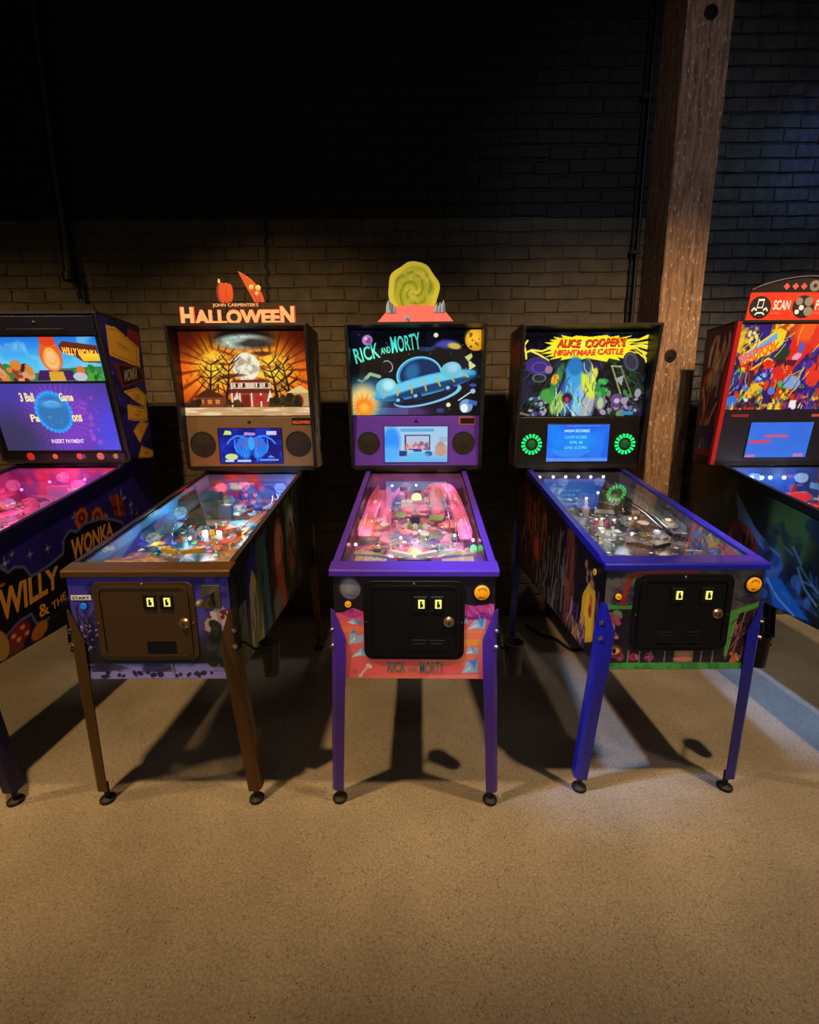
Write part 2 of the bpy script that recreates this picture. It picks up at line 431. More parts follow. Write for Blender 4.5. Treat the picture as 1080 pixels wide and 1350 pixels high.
def woodmat():
    m, nt, b = node_mat('rough_timber'); N = nt.nodes.new; L = nt.links.new
    tc = N('ShaderNodeTexCoord'); mp = N('ShaderNodeMapping'); mp.inputs['Scale'].default_value = (16, 16, 1.6)
    L(tc.outputs['Object'], mp.inputs['Vector'])
    n1 = N('ShaderNodeTexNoise'); n1.inputs['Scale'].default_value = 3; n1.inputs['Detail'].default_value = 8; n1.inputs['Roughness'].default_value = 0.7
    L(mp.outputs[0], n1.inputs['Vector'])
    r = N('ShaderNodeValToRGB'); e = r.color_ramp.elements
    e[0].position = 0.32; e[0].color = (*[float(v) for v in lin((84, 62, 46))], 1)
    e[1].position = 0.7; e[1].color = (*[float(v) for v in lin((196, 158, 126))], 1)
    k = e.new(0.5); k.color = (*[float(v) for v in lin((152, 116, 88))], 1)
    L(n1.outputs['Fac'], r.inputs[0])
    n3 = N('ShaderNodeTexNoise'); n3.inputs['Scale'].default_value = 46; n3.inputs['Detail'].default_value = 5
    mp2 = N('ShaderNodeMapping'); mp2.inputs['Scale'].default_value = (2, 2, 0.7); L(tc.outputs['Object'], mp2.inputs['Vector']); L(mp2.outputs[0], n3.inputs['Vector'])
    r3 = N('ShaderNodeValToRGB'); r3.color_ramp.elements[0].position = 0.60; r3.color_ramp.elements[1].position = 0.68
    L(n3.outputs['Fac'], r3.inputs[0])
    mx = N('ShaderNodeMix'); mx.data_type = 'RGBA'; L(r3.outputs[0], mx.inputs['Factor']); L(r.outputs[0], mx.inputs['A'])
    mx.inputs['B'].default_value = (*[float(v) for v in lin((214, 188, 164))], 1)
    L(mx.outputs['Result'], b.inputs['Base Color'])
    bp = N('ShaderNodeBump'); bp.inputs['Strength'].default_value = 0.5; bp.inputs['Distance'].default_value = 0.006
    L(n1.outputs['Fac'], bp.inputs['Height']); L(bp.outputs['Normal'], b.inputs['Normal'])
    b.inputs['Roughness'].default_value = 0.75
    return m

def struct(o):
    o['kind'] = 'structure'; return o

XW, YW, YF, ZC = 4.3, 1.75, -4.6, 4.45
struct(MB().box(-XW, YF, -0.08, XW, YW + 0.2, 0.0).build('floor', concrete()))
M_BROWN = paint('brown_paint', (66, 58, 45), (90, 79, 62))
M_BLACK = paint('black_paint', (5, 5, 6), (9, 8, 9))
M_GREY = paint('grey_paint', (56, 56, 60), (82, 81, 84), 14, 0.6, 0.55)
M_GREYM = paint('grey_mortar', (34, 34, 38), (54, 53, 56), 14, 0.5, 0.7)
M_BROWNM = paint('brown_mortar', (58, 50, 39), (80, 70, 54))
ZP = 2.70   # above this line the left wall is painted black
wm = bpy.data.meshes.new('wall_back')
wb = MB()
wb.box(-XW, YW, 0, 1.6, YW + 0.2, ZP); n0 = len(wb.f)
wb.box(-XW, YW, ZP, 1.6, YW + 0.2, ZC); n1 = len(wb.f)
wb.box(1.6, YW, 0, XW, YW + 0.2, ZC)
wm.from_pydata(wb.v, [], wb.f)
for q in (M_BROWNM, M_BLACK, M_GREYM): wm.materials.append(q)
for i, p in enumerate(wm.polygons): p.material_index = 0 if i < n0 else 1 if i < n1 else 2
wall = struct(link('wall_back', wm, None))
M_DARK = paint('dark_plaster', (20, 19, 21), (30, 28, 30))
struct(MB().box(-XW - .15, YF, 0, -XW, YW + .2, ZC).build('wall_left', M_DARK))
struct(MB().box(XW, YF, 0, XW + .15, YW + .2, ZC).build('wall_right', M_DARK))
struct(MB().box(-XW, YF - .15, 0, XW, YF, ZC).build('wall_front', M_DARK))
struct(MB().box(-XW, YF, ZC, XW, YW + .2, ZC + .1).build('ceiling', M_DARK))

# bricks: those the photo shows largest one by one, the rest joined
BL, BH, CH = 0.2145, 0.073, 0.081
rnd = random.Random(4)
def brick_geo(proud, rd):
    ch = 0.005
    def j(): return rd.uniform(-.004, .004)
    L2, H2 = BL / 2, BH / 2
    bk = [(-L2, 0, -H2), (L2, 0, -H2), (L2, 0, H2), (-L2, 0, H2)]
    fr = [(-L2 + ch + j(), -proud + j() * .6, -H2 + ch + j()), (L2 - ch + j(), -proud + j() * .6, -H2 + ch + j()),
          (L2 - ch + j(), -proud + j() * .6, H2 - ch + j()), (-L2 + ch + j(), -proud + j() * .6, H2 - ch + j())]
    return bk + fr, [(0, 1, 5, 4), (1, 2, 6, 5), (2, 3, 7, 6), (3, 0, 4, 7), (4, 5, 6, 7)]
variants = {}
for key, mat, pr in (('brown', M_BROWN, .006), ('grey', M_GREY, .010), ('black', M_BLACK, .007)):
    variants[key] = []
    for k in range(7):
        v, f = brick_geo(pr, rnd)
        me = bpy.data.meshes.new('brick'); me.from_pydata(v, [], f); me.materials.append(mat); me.update()
        variants[key].append((me, v, f))
rest = {'brown': MB(), 'grey': MB(), 'black': MB()}
nb = 0
for row in range(int(ZC / CH)):
    z = CH * (row + .5)
    off = (row % 2) * .108 + rnd.uniform(-.02, .02)
    for c in range(-20, 21):
        x = c * .216 + off
        if abs(x) > XW - .12: continue
        if abs(x + .915) < .012 and 2.18 < z < ZP: continue
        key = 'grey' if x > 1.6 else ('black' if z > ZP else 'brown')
        me, v, f = rnd.choice(variants[key])
        loc = Vector((x, YW, z + rnd.uniform(-.004, .004)))
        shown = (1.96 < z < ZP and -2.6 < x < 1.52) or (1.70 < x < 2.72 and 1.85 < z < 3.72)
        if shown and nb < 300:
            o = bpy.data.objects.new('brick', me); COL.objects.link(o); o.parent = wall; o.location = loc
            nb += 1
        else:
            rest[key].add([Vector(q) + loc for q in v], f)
rm = bpy.data.meshes.new('brick_courses'); allb = MB(); cuts = []
for key in ('brown', 'grey', 'black'):
    allb.add(rest[key].v, rest[key].f); cuts.append(len(allb.f))
rm.from_pydata(allb.v, [], allb.f)
for q in (M_BROWN, M_GREY, M_BLACK): rm.materials.append(q)
for i, p in enumerate(rm.polygons): p.material_index = 0 if i < cuts[0] else 1 if i < cuts[1] else 2
o = link('brick_courses', rm, None, wall); o['kind'] = 'stuff'
# ragged vertical crack in the brown wall
cr = MB()
zz = 2.19
rd = random.Random(8)
pts = []
while zz < 2.70:
    pts.append((-.93 + (zz - 2.2) * .05 + rd.uniform(-.008, .008), zz)); zz += .03
cr.strip([[(x - rd.uniform(.006, .016), YW - .0105, z), (x + rd.uniform(.006, .016), YW - .0105, z)] for x, z in pts])
cr.build('crack', M_BLACK, wall, solid=.003)

# timber post with bolt holes, pipes
WOOD = woodmat()
post = thing('timber_post', 'rough square timber post standing against the wall behind the blue-legged machine', 'post', (1.613, 1.60, 0))
pb = MB(); rd = random.Random(3); rows = []
prof = [(-.125, -.12), (-.119, -.127), (.119, -.127), (.125, -.12), (.125, .145), (-.125, .145)]
for k in range(45):
    z = k * ZC / 44
    rows.append([(x + rd.uniform(-.0025, .0025), y + rd.uniform(-.002, .002) if y < 0 else y, z) for x, y in prof])
rows = [r + [r[0]] for r in rows]
pb.strip(rows)
pb.build('timber', WOOD, post)
M_HOLE = pbr('hole_black', (8, 7, 6), .8)
M_WASH = pbr('worn_iron', (58, 46, 38), .6, .6, noise=(30, 24, 20))
for (x, z) in ((-.034, 1.803), (-.003, 3.553)):
    bh = MB().lathe([(.036, 0), (.036, .006), (.024, .007), (.023, .001)], (x, -.1275, z), (0, -1, 0)).build('bolt_plate', M_WASH, post, True)
    MB().lathe([(.022, 0), (.022, .005), (.012, .009)], (x, -.1275, z), (0, -1, 0), 6).build('bolt_head', M_HOLE, bh)
M_PIPE = pbr('black_pipe', (16, 15, 15), .5, .2, noise=(30, 27, 24))
cd = thing('conduit', 'thin black conduit running up the brown wall beside the timber post', 'pipe', (1.435, 1.715, 0))
MB().tube([(0, 0, .0), (0, 0, 1.5), (0, 0, 3.0), (0, 0, 4.44)], .011, 10).build('pipe', M_PIPE, cd, True)
MB().tube([(-.03, .01, .0), (-.03, .01, 1.5), (-.03, .01, 4.44)], .006, 8).build('cable', M_PIPE, cd, True)
for z in (.9, 1.7, 2.45, 3.3):
    MB().box(-.045, -.012, z, .02, .035, z + .02).build('clamp', M_WASH, cd)
dp = thing('wall_pipe', 'thick black pipe hanging down the brown wall behind the leftmost machine', 'pipe', (-2.16, 1.70, 2.2))
MB().tube([(0.0, 0, .12), (0.004, 0, .42), (-.004, 0, .75), (0.0, 0, 1.4), (0, 0, 2.24)], .034, 12).build('pipe', M_PIPE, dp, True)
MB().lathe([(.02, 0), (.042, .005), (.044, .05), (.036, .055)], (0, 0, .10), n=14).build('collar', M_PIPE, dp, True)
MB().tube([(.01, .0, .11), (.035, .005, .06), (.04, .015, .0)], .014, 8).build('cable', M_PIPE, dp, True)
MB().box(-.03, 0, .55, .03, .05, .58).build('clamp', M_WASH, dp)

# ------------------------------------------------------------------ pinball machines
M_CAB = pbr('cabinet_black', (17, 16, 19), .45, noise=(24, 22, 26))
M_BLK = pbr('black_plastic', (13, 13, 14), .4)
M_BLKS = pbr('black_steel', (20, 20, 21), .38, .3)
M_CHROME = pbr('chrome', (205, 205, 208), .18, 1.0)
M_BRASS = pbr('brass_lock', (214, 178, 132), .28, .9)
M_RUB = pbr('black_rubber', (16, 15, 15), .6)
M_GRILLE = pbr('speaker_mesh', (22, 19, 18), .7, bump=.8, nscale=900)
M_WHITE = pbr('white_card', (226, 222, 210), .6)
M_ORANGE = pbr('orange_button', (238, 160, 24), .35, 0, (240, 150, 20), .35)
M_SLOT = glow('coin_slot_lamp', (214, 214, 96), 1.0)
M_INK = pbr('black_ink', (18, 14, 12), .6)
M_BALLS = pbr('steel_ball', (220, 220, 225), .08, 1.0)

def leg_part(root, sx, sy, y0, hw, mat, bolts=True):
    cx = hw + .008
    rows = []
    for z, wd, dx, dy in ((.797, .004, 0, 0), (.79, .010, 0, 0), (.69, .047, 0, 0), (.60, .046, .002, .004), (.47, .044, .009, .014), (.30, .043, .018, .028), (.058, .041, .029, .045)):
        c = .011
        X = cx + dx; Y = dy
        pts = [(X - max(wd, c + .002), Y), (X - c, Y), (X - .004, Y + .004), (X, Y + c), (X, Y + max(wd, c + .002))]
        rows.append([(sx * a, y0 + sy * b, z) for a, b in pts])
    if sx * sy < 0: rows = [list(reversed(r)) for r in rows]
    lg = MB().strip(rows).build('leg', mat, root, solid=.004)
    X, Y = cx + .029 - .022, .045 + .02
    fx, fy = sx * X, y0 + sy * Y
    MB().lathe([(.026, 0), (.028, .004), (.027, .012), (.018, .018), (.010, .022), (.009, .075), (.004, .078)], (fx, fy, 0), n=20).build('foot', M_RUB, lg, True)
    if bolts:
        d = Vector((sx, -sy, 0)).normalized()
        for z in (.725, .667):
            p = Vector((sx * (cx - .003), y0 + sy * .003, z))
            MB().cyl(p - d * .006, p + d * .010, .009, .007, 6).build('leg_bolt', M_CHROME, lg)
    return lg

def coin_door(root, mat, y, seed, cx=0.0, slots=((.025, .82), (.081, .82)), lock=(.117, .756), ret=None, slotbox=None):
    """bezel with rounded corners, proud door, two lit slots, lock"""
    def rr(x0, z0, x1, z1, r, n=5):
        P = []
        for (ax, az, t0) in ((x1 - r, z1 - r, 0), (x0 + r, z1 - r, 90), (x0 + r, z0 + r, 180), (x1 - r, z0 + r, 270)):
            for i in range(n + 1):
                t = R(t0 + 90 * i / n); P.append((ax + r * math.cos(t), az + r * math.sin(t)))
        return P
    m = MB()
    m.prism(rr(cx - .17, .615, cx + .17, .898, .03), (0, y, 0), (1, 0, 0), (0, 0, 1), (0, -.006, 0))
    door = m.build('coin_door', mat, root, bevel=.002)
    # raised rim
    out, inn = rr(cx - .152, .632, cx + .152, .882, .024), rr(cx - .144, .640, cx + .144, .874, .018)
    k = len(out); m = MB()
    vs_ = [(a, y - .0055, b) for a, b in out] + [(a, y - .012, b) for a, b in out] + [(a, y - .012, b) for a, b in inn] + [(a, y - .0055, b) for a, b in inn]
    fs = []
    for j in range(3):
        fs += [(j * k + i, j * k + (i + 1) % k, (j + 1) * k + (i + 1) % k, (j + 1) * k + i) for i in range(k)]
    m.add(vs_, [tuple(reversed(q)) for q in fs]).build('door_rim', mat, door)
    MB().prism(rr(cx - .142, .642, cx + .142, .872, .016), (0, y - .005, 0), (1, 0, 0), (0, 0, 1), (0, -.004, 0)).build('door_plate', mat, door)
    for i, (a, b) in enumerate(slots):
        MB().box(a - .026, y - .014, b - .028, a + .018, y - .008, b + .026).build('slot_housing', M_BLK, door, bevel=.002)
        MB().box(a - .0105, y - .017, b - .015, a + .0105, y - .013, b + .015).build('coin_slot', M_SLOT, door, bevel=.001)
        MB().prism([(a - .005, b - .010), (a + .005, b - .010), (a + .006, b + .0), (a + .001, b + .004), (a + .004, b + .012), (a - .004, b + .010)],
                   (0, y - .0168, 0), (1, 0, 0), (0, 0, 1), (0, -.001, 0)).build('slot_print', M_INK, door)
        MB().cyl((a + .012, y - .013, b + .020), (a + .012, y - .016, b + .020), .0022, n=8).build('screw', M_CHROME, door)
    lo = MB().lathe([(.018, 0), (.018, .003), (.0125, .006), (.012, .012), (.004, .013)], (lock[0], y - .008, lock[1]), (0, -1, 0)).build('lock', M_BRASS, door, True)
    MB().box(lock[0] - .002, y - .0225, lock[1] - .006, lock[0] + .002, y - .020, lock[1] + .006).build('keyhole', M_INK, door)
    if ret:
        for (a0, b0, a1, b1) in ret:
            MB().box(a0, y - .011, b0, a1, y - .0085, b1).build('coin_return', M_BLK, door, bevel=.001)
            MB().box(a0 + .008, y - .013, b0 + .006, a1 - .008, y - .0105, b1 - .012).build('return_flap', M_BLKS, door, bevel=.001)
    for (a, b) in ((cx, .888), (cx - .16, .75), (cx + .16, .75)):
        MB().lathe([(.006, 0), (.006, .002), (.002, .005)], (a, y - .006, b), (0, -1, 0), 10).build('rivet', M_CHROME if b > .8 else mat, door)
    return door

def arc_text(root, key, cx, y, cz, r, t0, t1, h, mat):
    v, f = STR[key]; P = []
    for a, b in v:
        t = R(t0 + (t1 - t0) * a); rad = r + (b - .5) * h * (1 if t0 > t1 else -1)
        P.append((cx + rad * math.cos(t), y, cz + rad * math.sin(t)))
    return MB().add(P, f).build('lettering', mat, root)

def round_button(root, name, x, y, z, r, mat, rim=True, dirv=(0, -1, 0)):
    b = MB().lathe([(r * .96, 0), (r * .96, .005), (r * .85, .0075), (r * .2, .008)], (x, y, z), dirv, 24).build(name, mat, root, True)
    if rim:
        MB().lathe([(r * 1.22, 0), (r * 1.22, .003), (r * 1.0, .004), (r * .97, .001)], (x, y, z), dirv, 24).build('button_ring', M_BLK, b, True)
    return b

def build_machine(S):
    root = thing('pinball_machine', S['label'], 'pinball machine', (S['x'], S['y'], 0), R(S.get('rot', 0)), 'row of pinball machines')
    hw, zl, sl = S['hw'], S['zl'], S['slope']
    yf, yr_ = .012, 1.31
    zt = lambda y: zl - .010 + sl * y
    z0 = .541
    # cabinet ---------------------------------------------------------
    for sx in (-1, 1):
        m = MB().prism([(yf, z0), (yr_, z0), (yr_, zt(yr_)), (yf, zt(yf))], (sx * (hw - .018), 0, 0), (0, 1, 0), (0, 0, 1), (sx * .018, 0, 0))
        sp = m.build('side_panel', M_CAB, root)
        art = S.get('side_art', {}).get(sx)
        if art:
            cv = art
            def fn(u, v, sx=sx):
                yy = yf + .002 + (yr_ - .03 - yf) * (u if sx > 0 else 1 - u)
                top = zt(yy) - .002
                return sx * (hw + .0012) + 0 * u, yy, top + (z0 + .003 - top) * v
            sheet('side_print', cv, fn, printmat(0, .38), sp)
            for (key, O, A, B, mat, warp) in S.get('side_text', []):
                lettering(key, (sx * (hw + .003), *O), (0, *A), (0, *B), mat, sp, warp)
        # flipper button
        bt = round_button(root, 'flipper_button', sx * hw, .095, zl - .062, .014, S.get('flip_m', M_BLK), True, (sx, 0, 0))
    fp = MB().box(-hw + .018, yf, z0, hw - .018, yf + .018, zl - .025).build('front_panel', M_CAB, root)
    cv = S['front_art']
    sheet('front_print', cv, planefn((0, yf - .0012, z0), (hw - .001, 0, 0), (0, 0, zl - .028 - z0)), printmat(0, .42), fp)
    for (key, O, A, B, mat, warp) in S.get('front_text', []):
        lettering(key, (O[0], yf - .003, O[1]), (A[0], 0, A[1]), (B[0], 0, B[1]), mat, fp, warp)
    MB().box(-hw + .018, yf + .018, z0, hw - .018, yr_, z0 + .014).build('bottom_panel', M_CAB, root)
    MB().box(-hw + .018, yr_ - .018, z0 + .014, hw - .018, yr_, zt(yr_) - .01).build('rear_panel', M_CAB, root)
    S['door'](root, yf - .0012)
    # lockbar, rails, glass
    wl = hw + .011
    prof = [(0.0, zl - .025), (0.0, zl - .008), (.003, zl - .002), (.009, zl), (.060, zl + sl * .060), (.060, zl + sl * .060 - .014), (.014, zl - .016), (.012, zl - .025)]
    MB().prism(prof, (-wl, 0, 0), (0, 1, 0), (0, 0, 1), (2 * wl, 0, 0)).build('lockbar', S['lock_m'], root, bevel=.0025)
    rw = S.get('rail_w', .024)
    for sx in (-1, 1):
        y0_, y1_ = .060, S['yb'] + .04
        a, b, c = hw - rw + .006, hw + .006, S.get('skirt', .022)
        P = [(a, 0), (b, 0), (b, -c), (b - .003, -c), (b - .003, -.006), (a, -.006)]
        m = MB(); vs_ = []
        for y in (y0_, y1_):
            vs_ += [(sx * q, y, zl + sl * y + dz) for q, dz in P]
        n = len(P)
        fs = [(i, (i + 1) % n, n + (i + 1) % n, n + i) for i in range(n)] + [tuple(range(n - 1, -1, -1)), tuple(range(n, 2 * n))]
        if sx > 0: fs = [tuple(reversed(q)) for q in fs]
        m.add(vs_, fs).build('side_rail', S['rail_m'], root)
    g0, g1 = .056, S['yb'] + .02
    ga = hw - .022
    m = MB(); vs_ = []
    for dz in (-.009, -.0055):
        vs_ += [(-ga, g0, zl + sl * g0 + dz), (ga, g0, zl + sl * g0 + dz), (ga, g1, zl + sl * g1 + dz), (-ga, g1, zl + sl * g1 + dz)]
    m.add(vs_, [(0, 3, 2, 1), (4, 5, 6, 7), (0, 1, 5, 4), (1, 2, 6, 5), (2, 3, 7, 6), (3, 0, 4, 7)]).build('playfield_glass', glassmat(), root)
    # legs
    for sx in (-1, 1):
        leg_part(root, sx, 1, yf - .012, hw, S['leg_m'])
        leg_part(root, sx, -1, yr_ + .004, hw, S['leg_m'], False)
    # backbox -----------------------------------------------------------
    hb, b0, b1, yb, yt, yr = S['hb'], S['zb0'], S['zb1'], S['yb'], S['yt'], S['yr']
    for sx in (-1, 1):
        P = [(yb, b0), (yr, b0), (yr, b1), (yt, b1)]
        bs = MB().prism(P, (sx * (hb - .016), 0, 0), (0, 1, 0), (0, 0, 1), (sx * .016, 0, 0)).build('backbox_side', M_CAB, root)
        art = S.get('bb_art', {}).get(sx)
        if art:
            def fn(u, v, sx=sx):
                uu = u if sx > 0 else 1 - u
                fy = yt + (yb - yt) * v
                return sx * (hb + .0012) + 0 * u, fy + .004 + (yr - .004 - fy) * uu, b1 - .003 - (b1 - b0 - .006) * v
            sheet('side_print', art, fn, printmat(0, .4), bs)
            for (key, O, A, B, mat, warp) in S.get('bb_text', []):
                lettering(key, (sx * (hb + .003), *O), (0, *A), (0, *B), mat, bs, warp)
        if S.get('trim_m'):
            MB().prism([(yb - .012, b0 - .006), (yb + .012, b0 - .006), (yt + .012, b1 + .004), (yt - .012, b1 + .004)], (sx * (hb - .018), 0, 0), (0, 1, 0), (0, 0, 1), (sx * .024, 0, 0)).build('backbox_trim', S['trim_m'], root, bevel=.002)
    MB().box(-hb, yt - .002, b1, hb, yr, b1 + .012).build('backbox_top', M_CAB, root)
    MB().box(-hb + .016, yr - .012, b0, hb - .016, yr, b1).build('backbox_rear', M_CAB, root)
    MB().box(-hb + .016, yb + .004, b0 - .012, hb - .016, yr, b0 + .012).build('backbox_base', M_CAB, root)
    MB().box(-hw + .02, yb + .05, zt(yb) - .08, hw - .02, yr - .01, b0 - .012).build('backbox_neck', M_CAB, root)
    # plane carrying art, speaker panel and screen
    if S.get('recess'):
        P0, UPV = Vector((0, 1.10, 0)), Vector((0, 0, 1))
        at = lambda x, z, d=0.0: Vector((x, 1.10 - d, z))
    else:
        k = (yt - yb) / (b1 - b0)
        nrm = Vector((0, -1, k)).normalized()
        nrm = Vector((0, -1 / math.sqrt(1 + k * k), k / math.sqrt(1 + k * k)))
        at = lambda x, z, d=0.0: Vector((x, yb + .010 + k * (z - b0), z)) + nrm * d
    S['at'] = at
    iw = hb - .018
    m = MB(); vs_ = [at(-iw, b0 + .002, -.012), at(iw, b0 + .002, -.012), at(iw, b1 - .001, -.012), at(-iw, b1 - .001, -.012),
                     at(-iw, b0 + .002, -.002), at(iw, b0 + .002, -.002), at(iw, b1 - .001, -.002), at(-iw, b1 - .001, -.002)]
    m.add(vs_, [(0, 3, 2, 1), (4, 5, 6, 7), (0, 1, 5, 4), (1, 2, 6, 5), (2, 3, 7, 6), (3, 0, 4, 7)]).build('backbox_front', M_BLK, root)
    def slab(name, x0, za, x1, zb, d0, d1, mat, parent, bevel=0.0):
        q = [at(x0, za, d0), at(x1, za, d0), at(x1, zb, d0), at(x0, zb, d0), at(x0, za, d1), at(x1, za, d1), at(x1, zb, d1), at(x0, zb, d1)]
        return MB().add(q, [(0, 3, 2, 1), (4, 5, 6, 7), (0, 1, 5, 4), (1, 2, 6, 5), (2, 3, 7, 6), (3, 0, 4, 7)]).build(name, mat, parent, bevel=bevel)
    S['slab'] = slab
    def sheet_on(name, cv, x0, za, x1, zb, d, emit, parent):
        a, b = at((x0 + x1) / 2, za, d), at((x0 + x1) / 2, zb, d)
        return sheet(name, cv, planefn(a, ((x1 - x0) / 2, 0, 0), b - a), printmat(emit, .25, 0.0), parent)
    S['sheet_on'] = sheet_on
    def text_on(key, x0, z0_, x1, z1_, d, mat, parent, rot=0.0, warp=None):
        a = at(x0, z0_, d); A = Vector((x1 - x0, 0, 0)); B = at(x0, z1_, d) - a
        if rot:
            c, s_ = math.cos(R(rot)), math.sin(R(rot)); ux, uz = Vector((1, 0, 0)), B.normalized(); la, lb = A.length, B.length
            A = (ux * c + uz * s_) * la; B = (-ux * s_ + uz * c) * lb
        return lettering(key, a, A, B, mat, parent, warp)
    S['text_on'] = text_on
    S['backbox'](S, root)
    # playfield -----------------------------------------------------------
    pz = lambda y: zl - .066 + .120 * (y - .1)
    S['pz'] = pz
    y0p, y1p, xp = .085, yb + .015, hw - .022
    m = MB(); vs_ = []
    for dz in (-.012, -.001):
        vs_ += [(-xp, y0p, pz(y0p) + dz), (xp, y0p, pz(y0p) + dz), (xp, y1p, pz(y1p) + dz), (-xp, y1p, pz(y1p) + dz)]
    pf = m.add(vs_, [(0, 3, 2, 1), (4, 5, 6, 7), (0, 1, 5, 4), (1, 2, 6, 5), (2, 3, 7, 6), (3, 0, 4, 7)]).build('playfield', M_CAB, root)
    sheet('playfield_print', S['pf_art'], lambda u, v: (-xp + 2 * xp * u, y1p + (y0p - y1p) * v, pz(y1p + (y0p - y1p) * v)), printmat(0, .2), pf)
    def blade(sx, cv):
        def fn(u, v):
            yy = y0p + (y1p - y0p) * (u if sx < 0 else 1 - u)
            top = zl + sl * yy - .012
            return sx * xp - sx * .0005 + 0 * u, yy, top + (pz(yy) - top) * v
        return sheet('side_blade', cv, fn, printmat(0, S.get('blade_rough', .3)), pf)
    for sx, cv in S['blades'].items(): blade(sx, cv)
    bk = y1p - .012
    sheet('back_print', S['back_art'], planefn((0, bk, pz(bk)), (xp, 0, 0), (0, .0, zl + sl * bk - .014 - pz(bk))), printmat(0, .4), pf)
    S['toys'](S, root, pf, pz, xp, bk)
    for (x, y, z, col, wv) in S.get('lamps', []):
        d = bpy.data.lights.new('playfield_light', 'POINT'); d.energy = wv; d.color = col; d.shadow_soft_size = .03
        o = bpy.data.objects.new('playfield_light', d); COL.objects.link(o); o.parent = root; o.location = (x, y, z)
    return root

# --------------------------------------------------- things found on playfields (all sub-parts of a playfield)
def post_p(pf, pz, x, y, mat, h=.028):
    MB().lathe([(.006, 0), (.006, .004), (.0035, .007), (.0035, h - .008), (.0065, h - .006), (.0065, h), (.002, h + .003)], (x, y, pz(y)), n=10).build('post', mat, pf, True)
def bumper(pf, pz, x, y, mat, capm, r=.030):
    MB().lathe([(r * .75, 0), (r * .75, .03), (r * 1.15, .034), (r * 1.15, .038), (r, .044), (r * .98, .052), (r * .3, .060)], (x, y, pz(y)), n=24).build('bumper', capm, pf, True)
    MB().lathe([(r * 1.25, .012), (r * 1.3, .015), (r * 1.25, .018)], (x, y, pz(y)), n=24).build('bumper_ring', mat, pf, True)
def flipper(pf, pz, x, y, ang, mat, rub):
    c, s_ = math.cos(R(ang)), math.sin(R(ang)); P = []
    for t in range(90, 271, 15): P.append((.011 * math.cos(R(t)), .011 * math.sin(R(t))))
    for t in range(-90, 91, 15): P.append((.072 + .006 * math.cos(R(t)), .006 * math.sin(R(t))))
    P = [(x + a * c - b * s_, y + a * s_ + b * c) for a, b in P]
    MB().prism(P, (0, 0, pz(y) + .006), (1, 0, 0), (0, 1, .12), (0, 0, .016)).build('flipper', mat, pf, bevel=.001)
def plastic(pf, pz, pts, mat, h=.030, t=.003):
    cy = sum(q[1] for q in pts) / len(pts)
    MB().prism([(a, b) for a, b in pts], (0, 0, pz(0) + h), (1, 0, 0), (0, 1, .12), (0, 0, t)).build('plastic', mat, pf)
def slingshot(pf, pz, sx, x, y, mat, rub):
    P = [(sx * x, y), (sx * (x + .055), y + .03), (sx * (x + .062), y + .105), (sx * (x + .045), y + .115)]
    if sx < 0: P = P[::-1]
    plastic(pf, pz, P, mat)
    for a, b in ((sx * (x + .008), y + .008), (sx * (x + .054), y + .035), (sx * (x + .050), y + .105)): post_p(pf, pz, a, b, rub)
def wire_ramp(pf, pts, mat, gap=.026, r=.0028):
    pts = [Vector(q) for q in pts]
    for sx in (-1, 1):
        P = []
        for j, c in enumerate(pts):
            d = (pts[min(j + 1, len(pts) - 1)] - pts[max(j - 1, 0)]); n = Vector((d.y, -d.x, 0)).normalized()
            P.append(c + n * sx * gap / 2)
        MB().tube(smooth(P, 4), r, 8).build('wire_ramp', mat, pf, True)
def smooth(P, k):
    P = [Vector(q) for q in P]; out = []
    for i in range(len(P) - 1):
        p0, p1, p2, p3 = P[max(i - 1, 0)], P[i], P[i + 1], P[min(i + 2, len(P) - 1)]
        for j in range(k):
            t = j / k
            out.append(.5 * ((2 * p1) + (p2 - p0) * t + (2 * p0 - 5 * p1 + 4 * p2 - p3) * t * t + (3 * p1 - p0 - 3 * p2 + p3) * t ** 3))
    return out + [P[-1]]
def ramp_channel(pf, pts, mat, wd=.055, h=.03, name='ramp'):
    P = smooth(pts, 5); rows = []
    for j, c in enumerate(P):
        d = P[min(j + 1, len(P) - 1)] - P[max(j - 1, 0)]; n = Vector((d.y, -d.x, 0)).normalized(); u = Vector((0, 0, 1))
        rows.append([c - n * wd / 2 + u * h, c - n * wd / 2 + u * .004, c - n * (wd / 2 - .006), c + n * (wd / 2 - .006), c + n * wd / 2 + u * .004, c + n * wd / 2 + u * h])
    MB().strip(rows).build(name, mat, pf, solid=.002)
def lamp(pf, x, y, z, r, mat):
    MB().lathe([(r * .3, -r * .9), (r * .8, -r * .55), (r, 0), (r * .8, r * .55), (r * .3, r * .9)], (x, y, z), n=12).build('lamp', mat, pf, True)
def target(pf, pz, x, y, mat, wd=.02, h=.026, ang=0):
    c, s_ = math.cos(R(ang)) * wd / 2, math.sin(R(ang)) * wd / 2
    MB().prism([(-1, 0), (1, 0), (1, .8), (.7, 1), (-.7, 1), (-1, .8)], (x, y, pz(y)), (c, s_, 0), (0, 0, h), (0, .004, 0)).build('target', mat, pf)
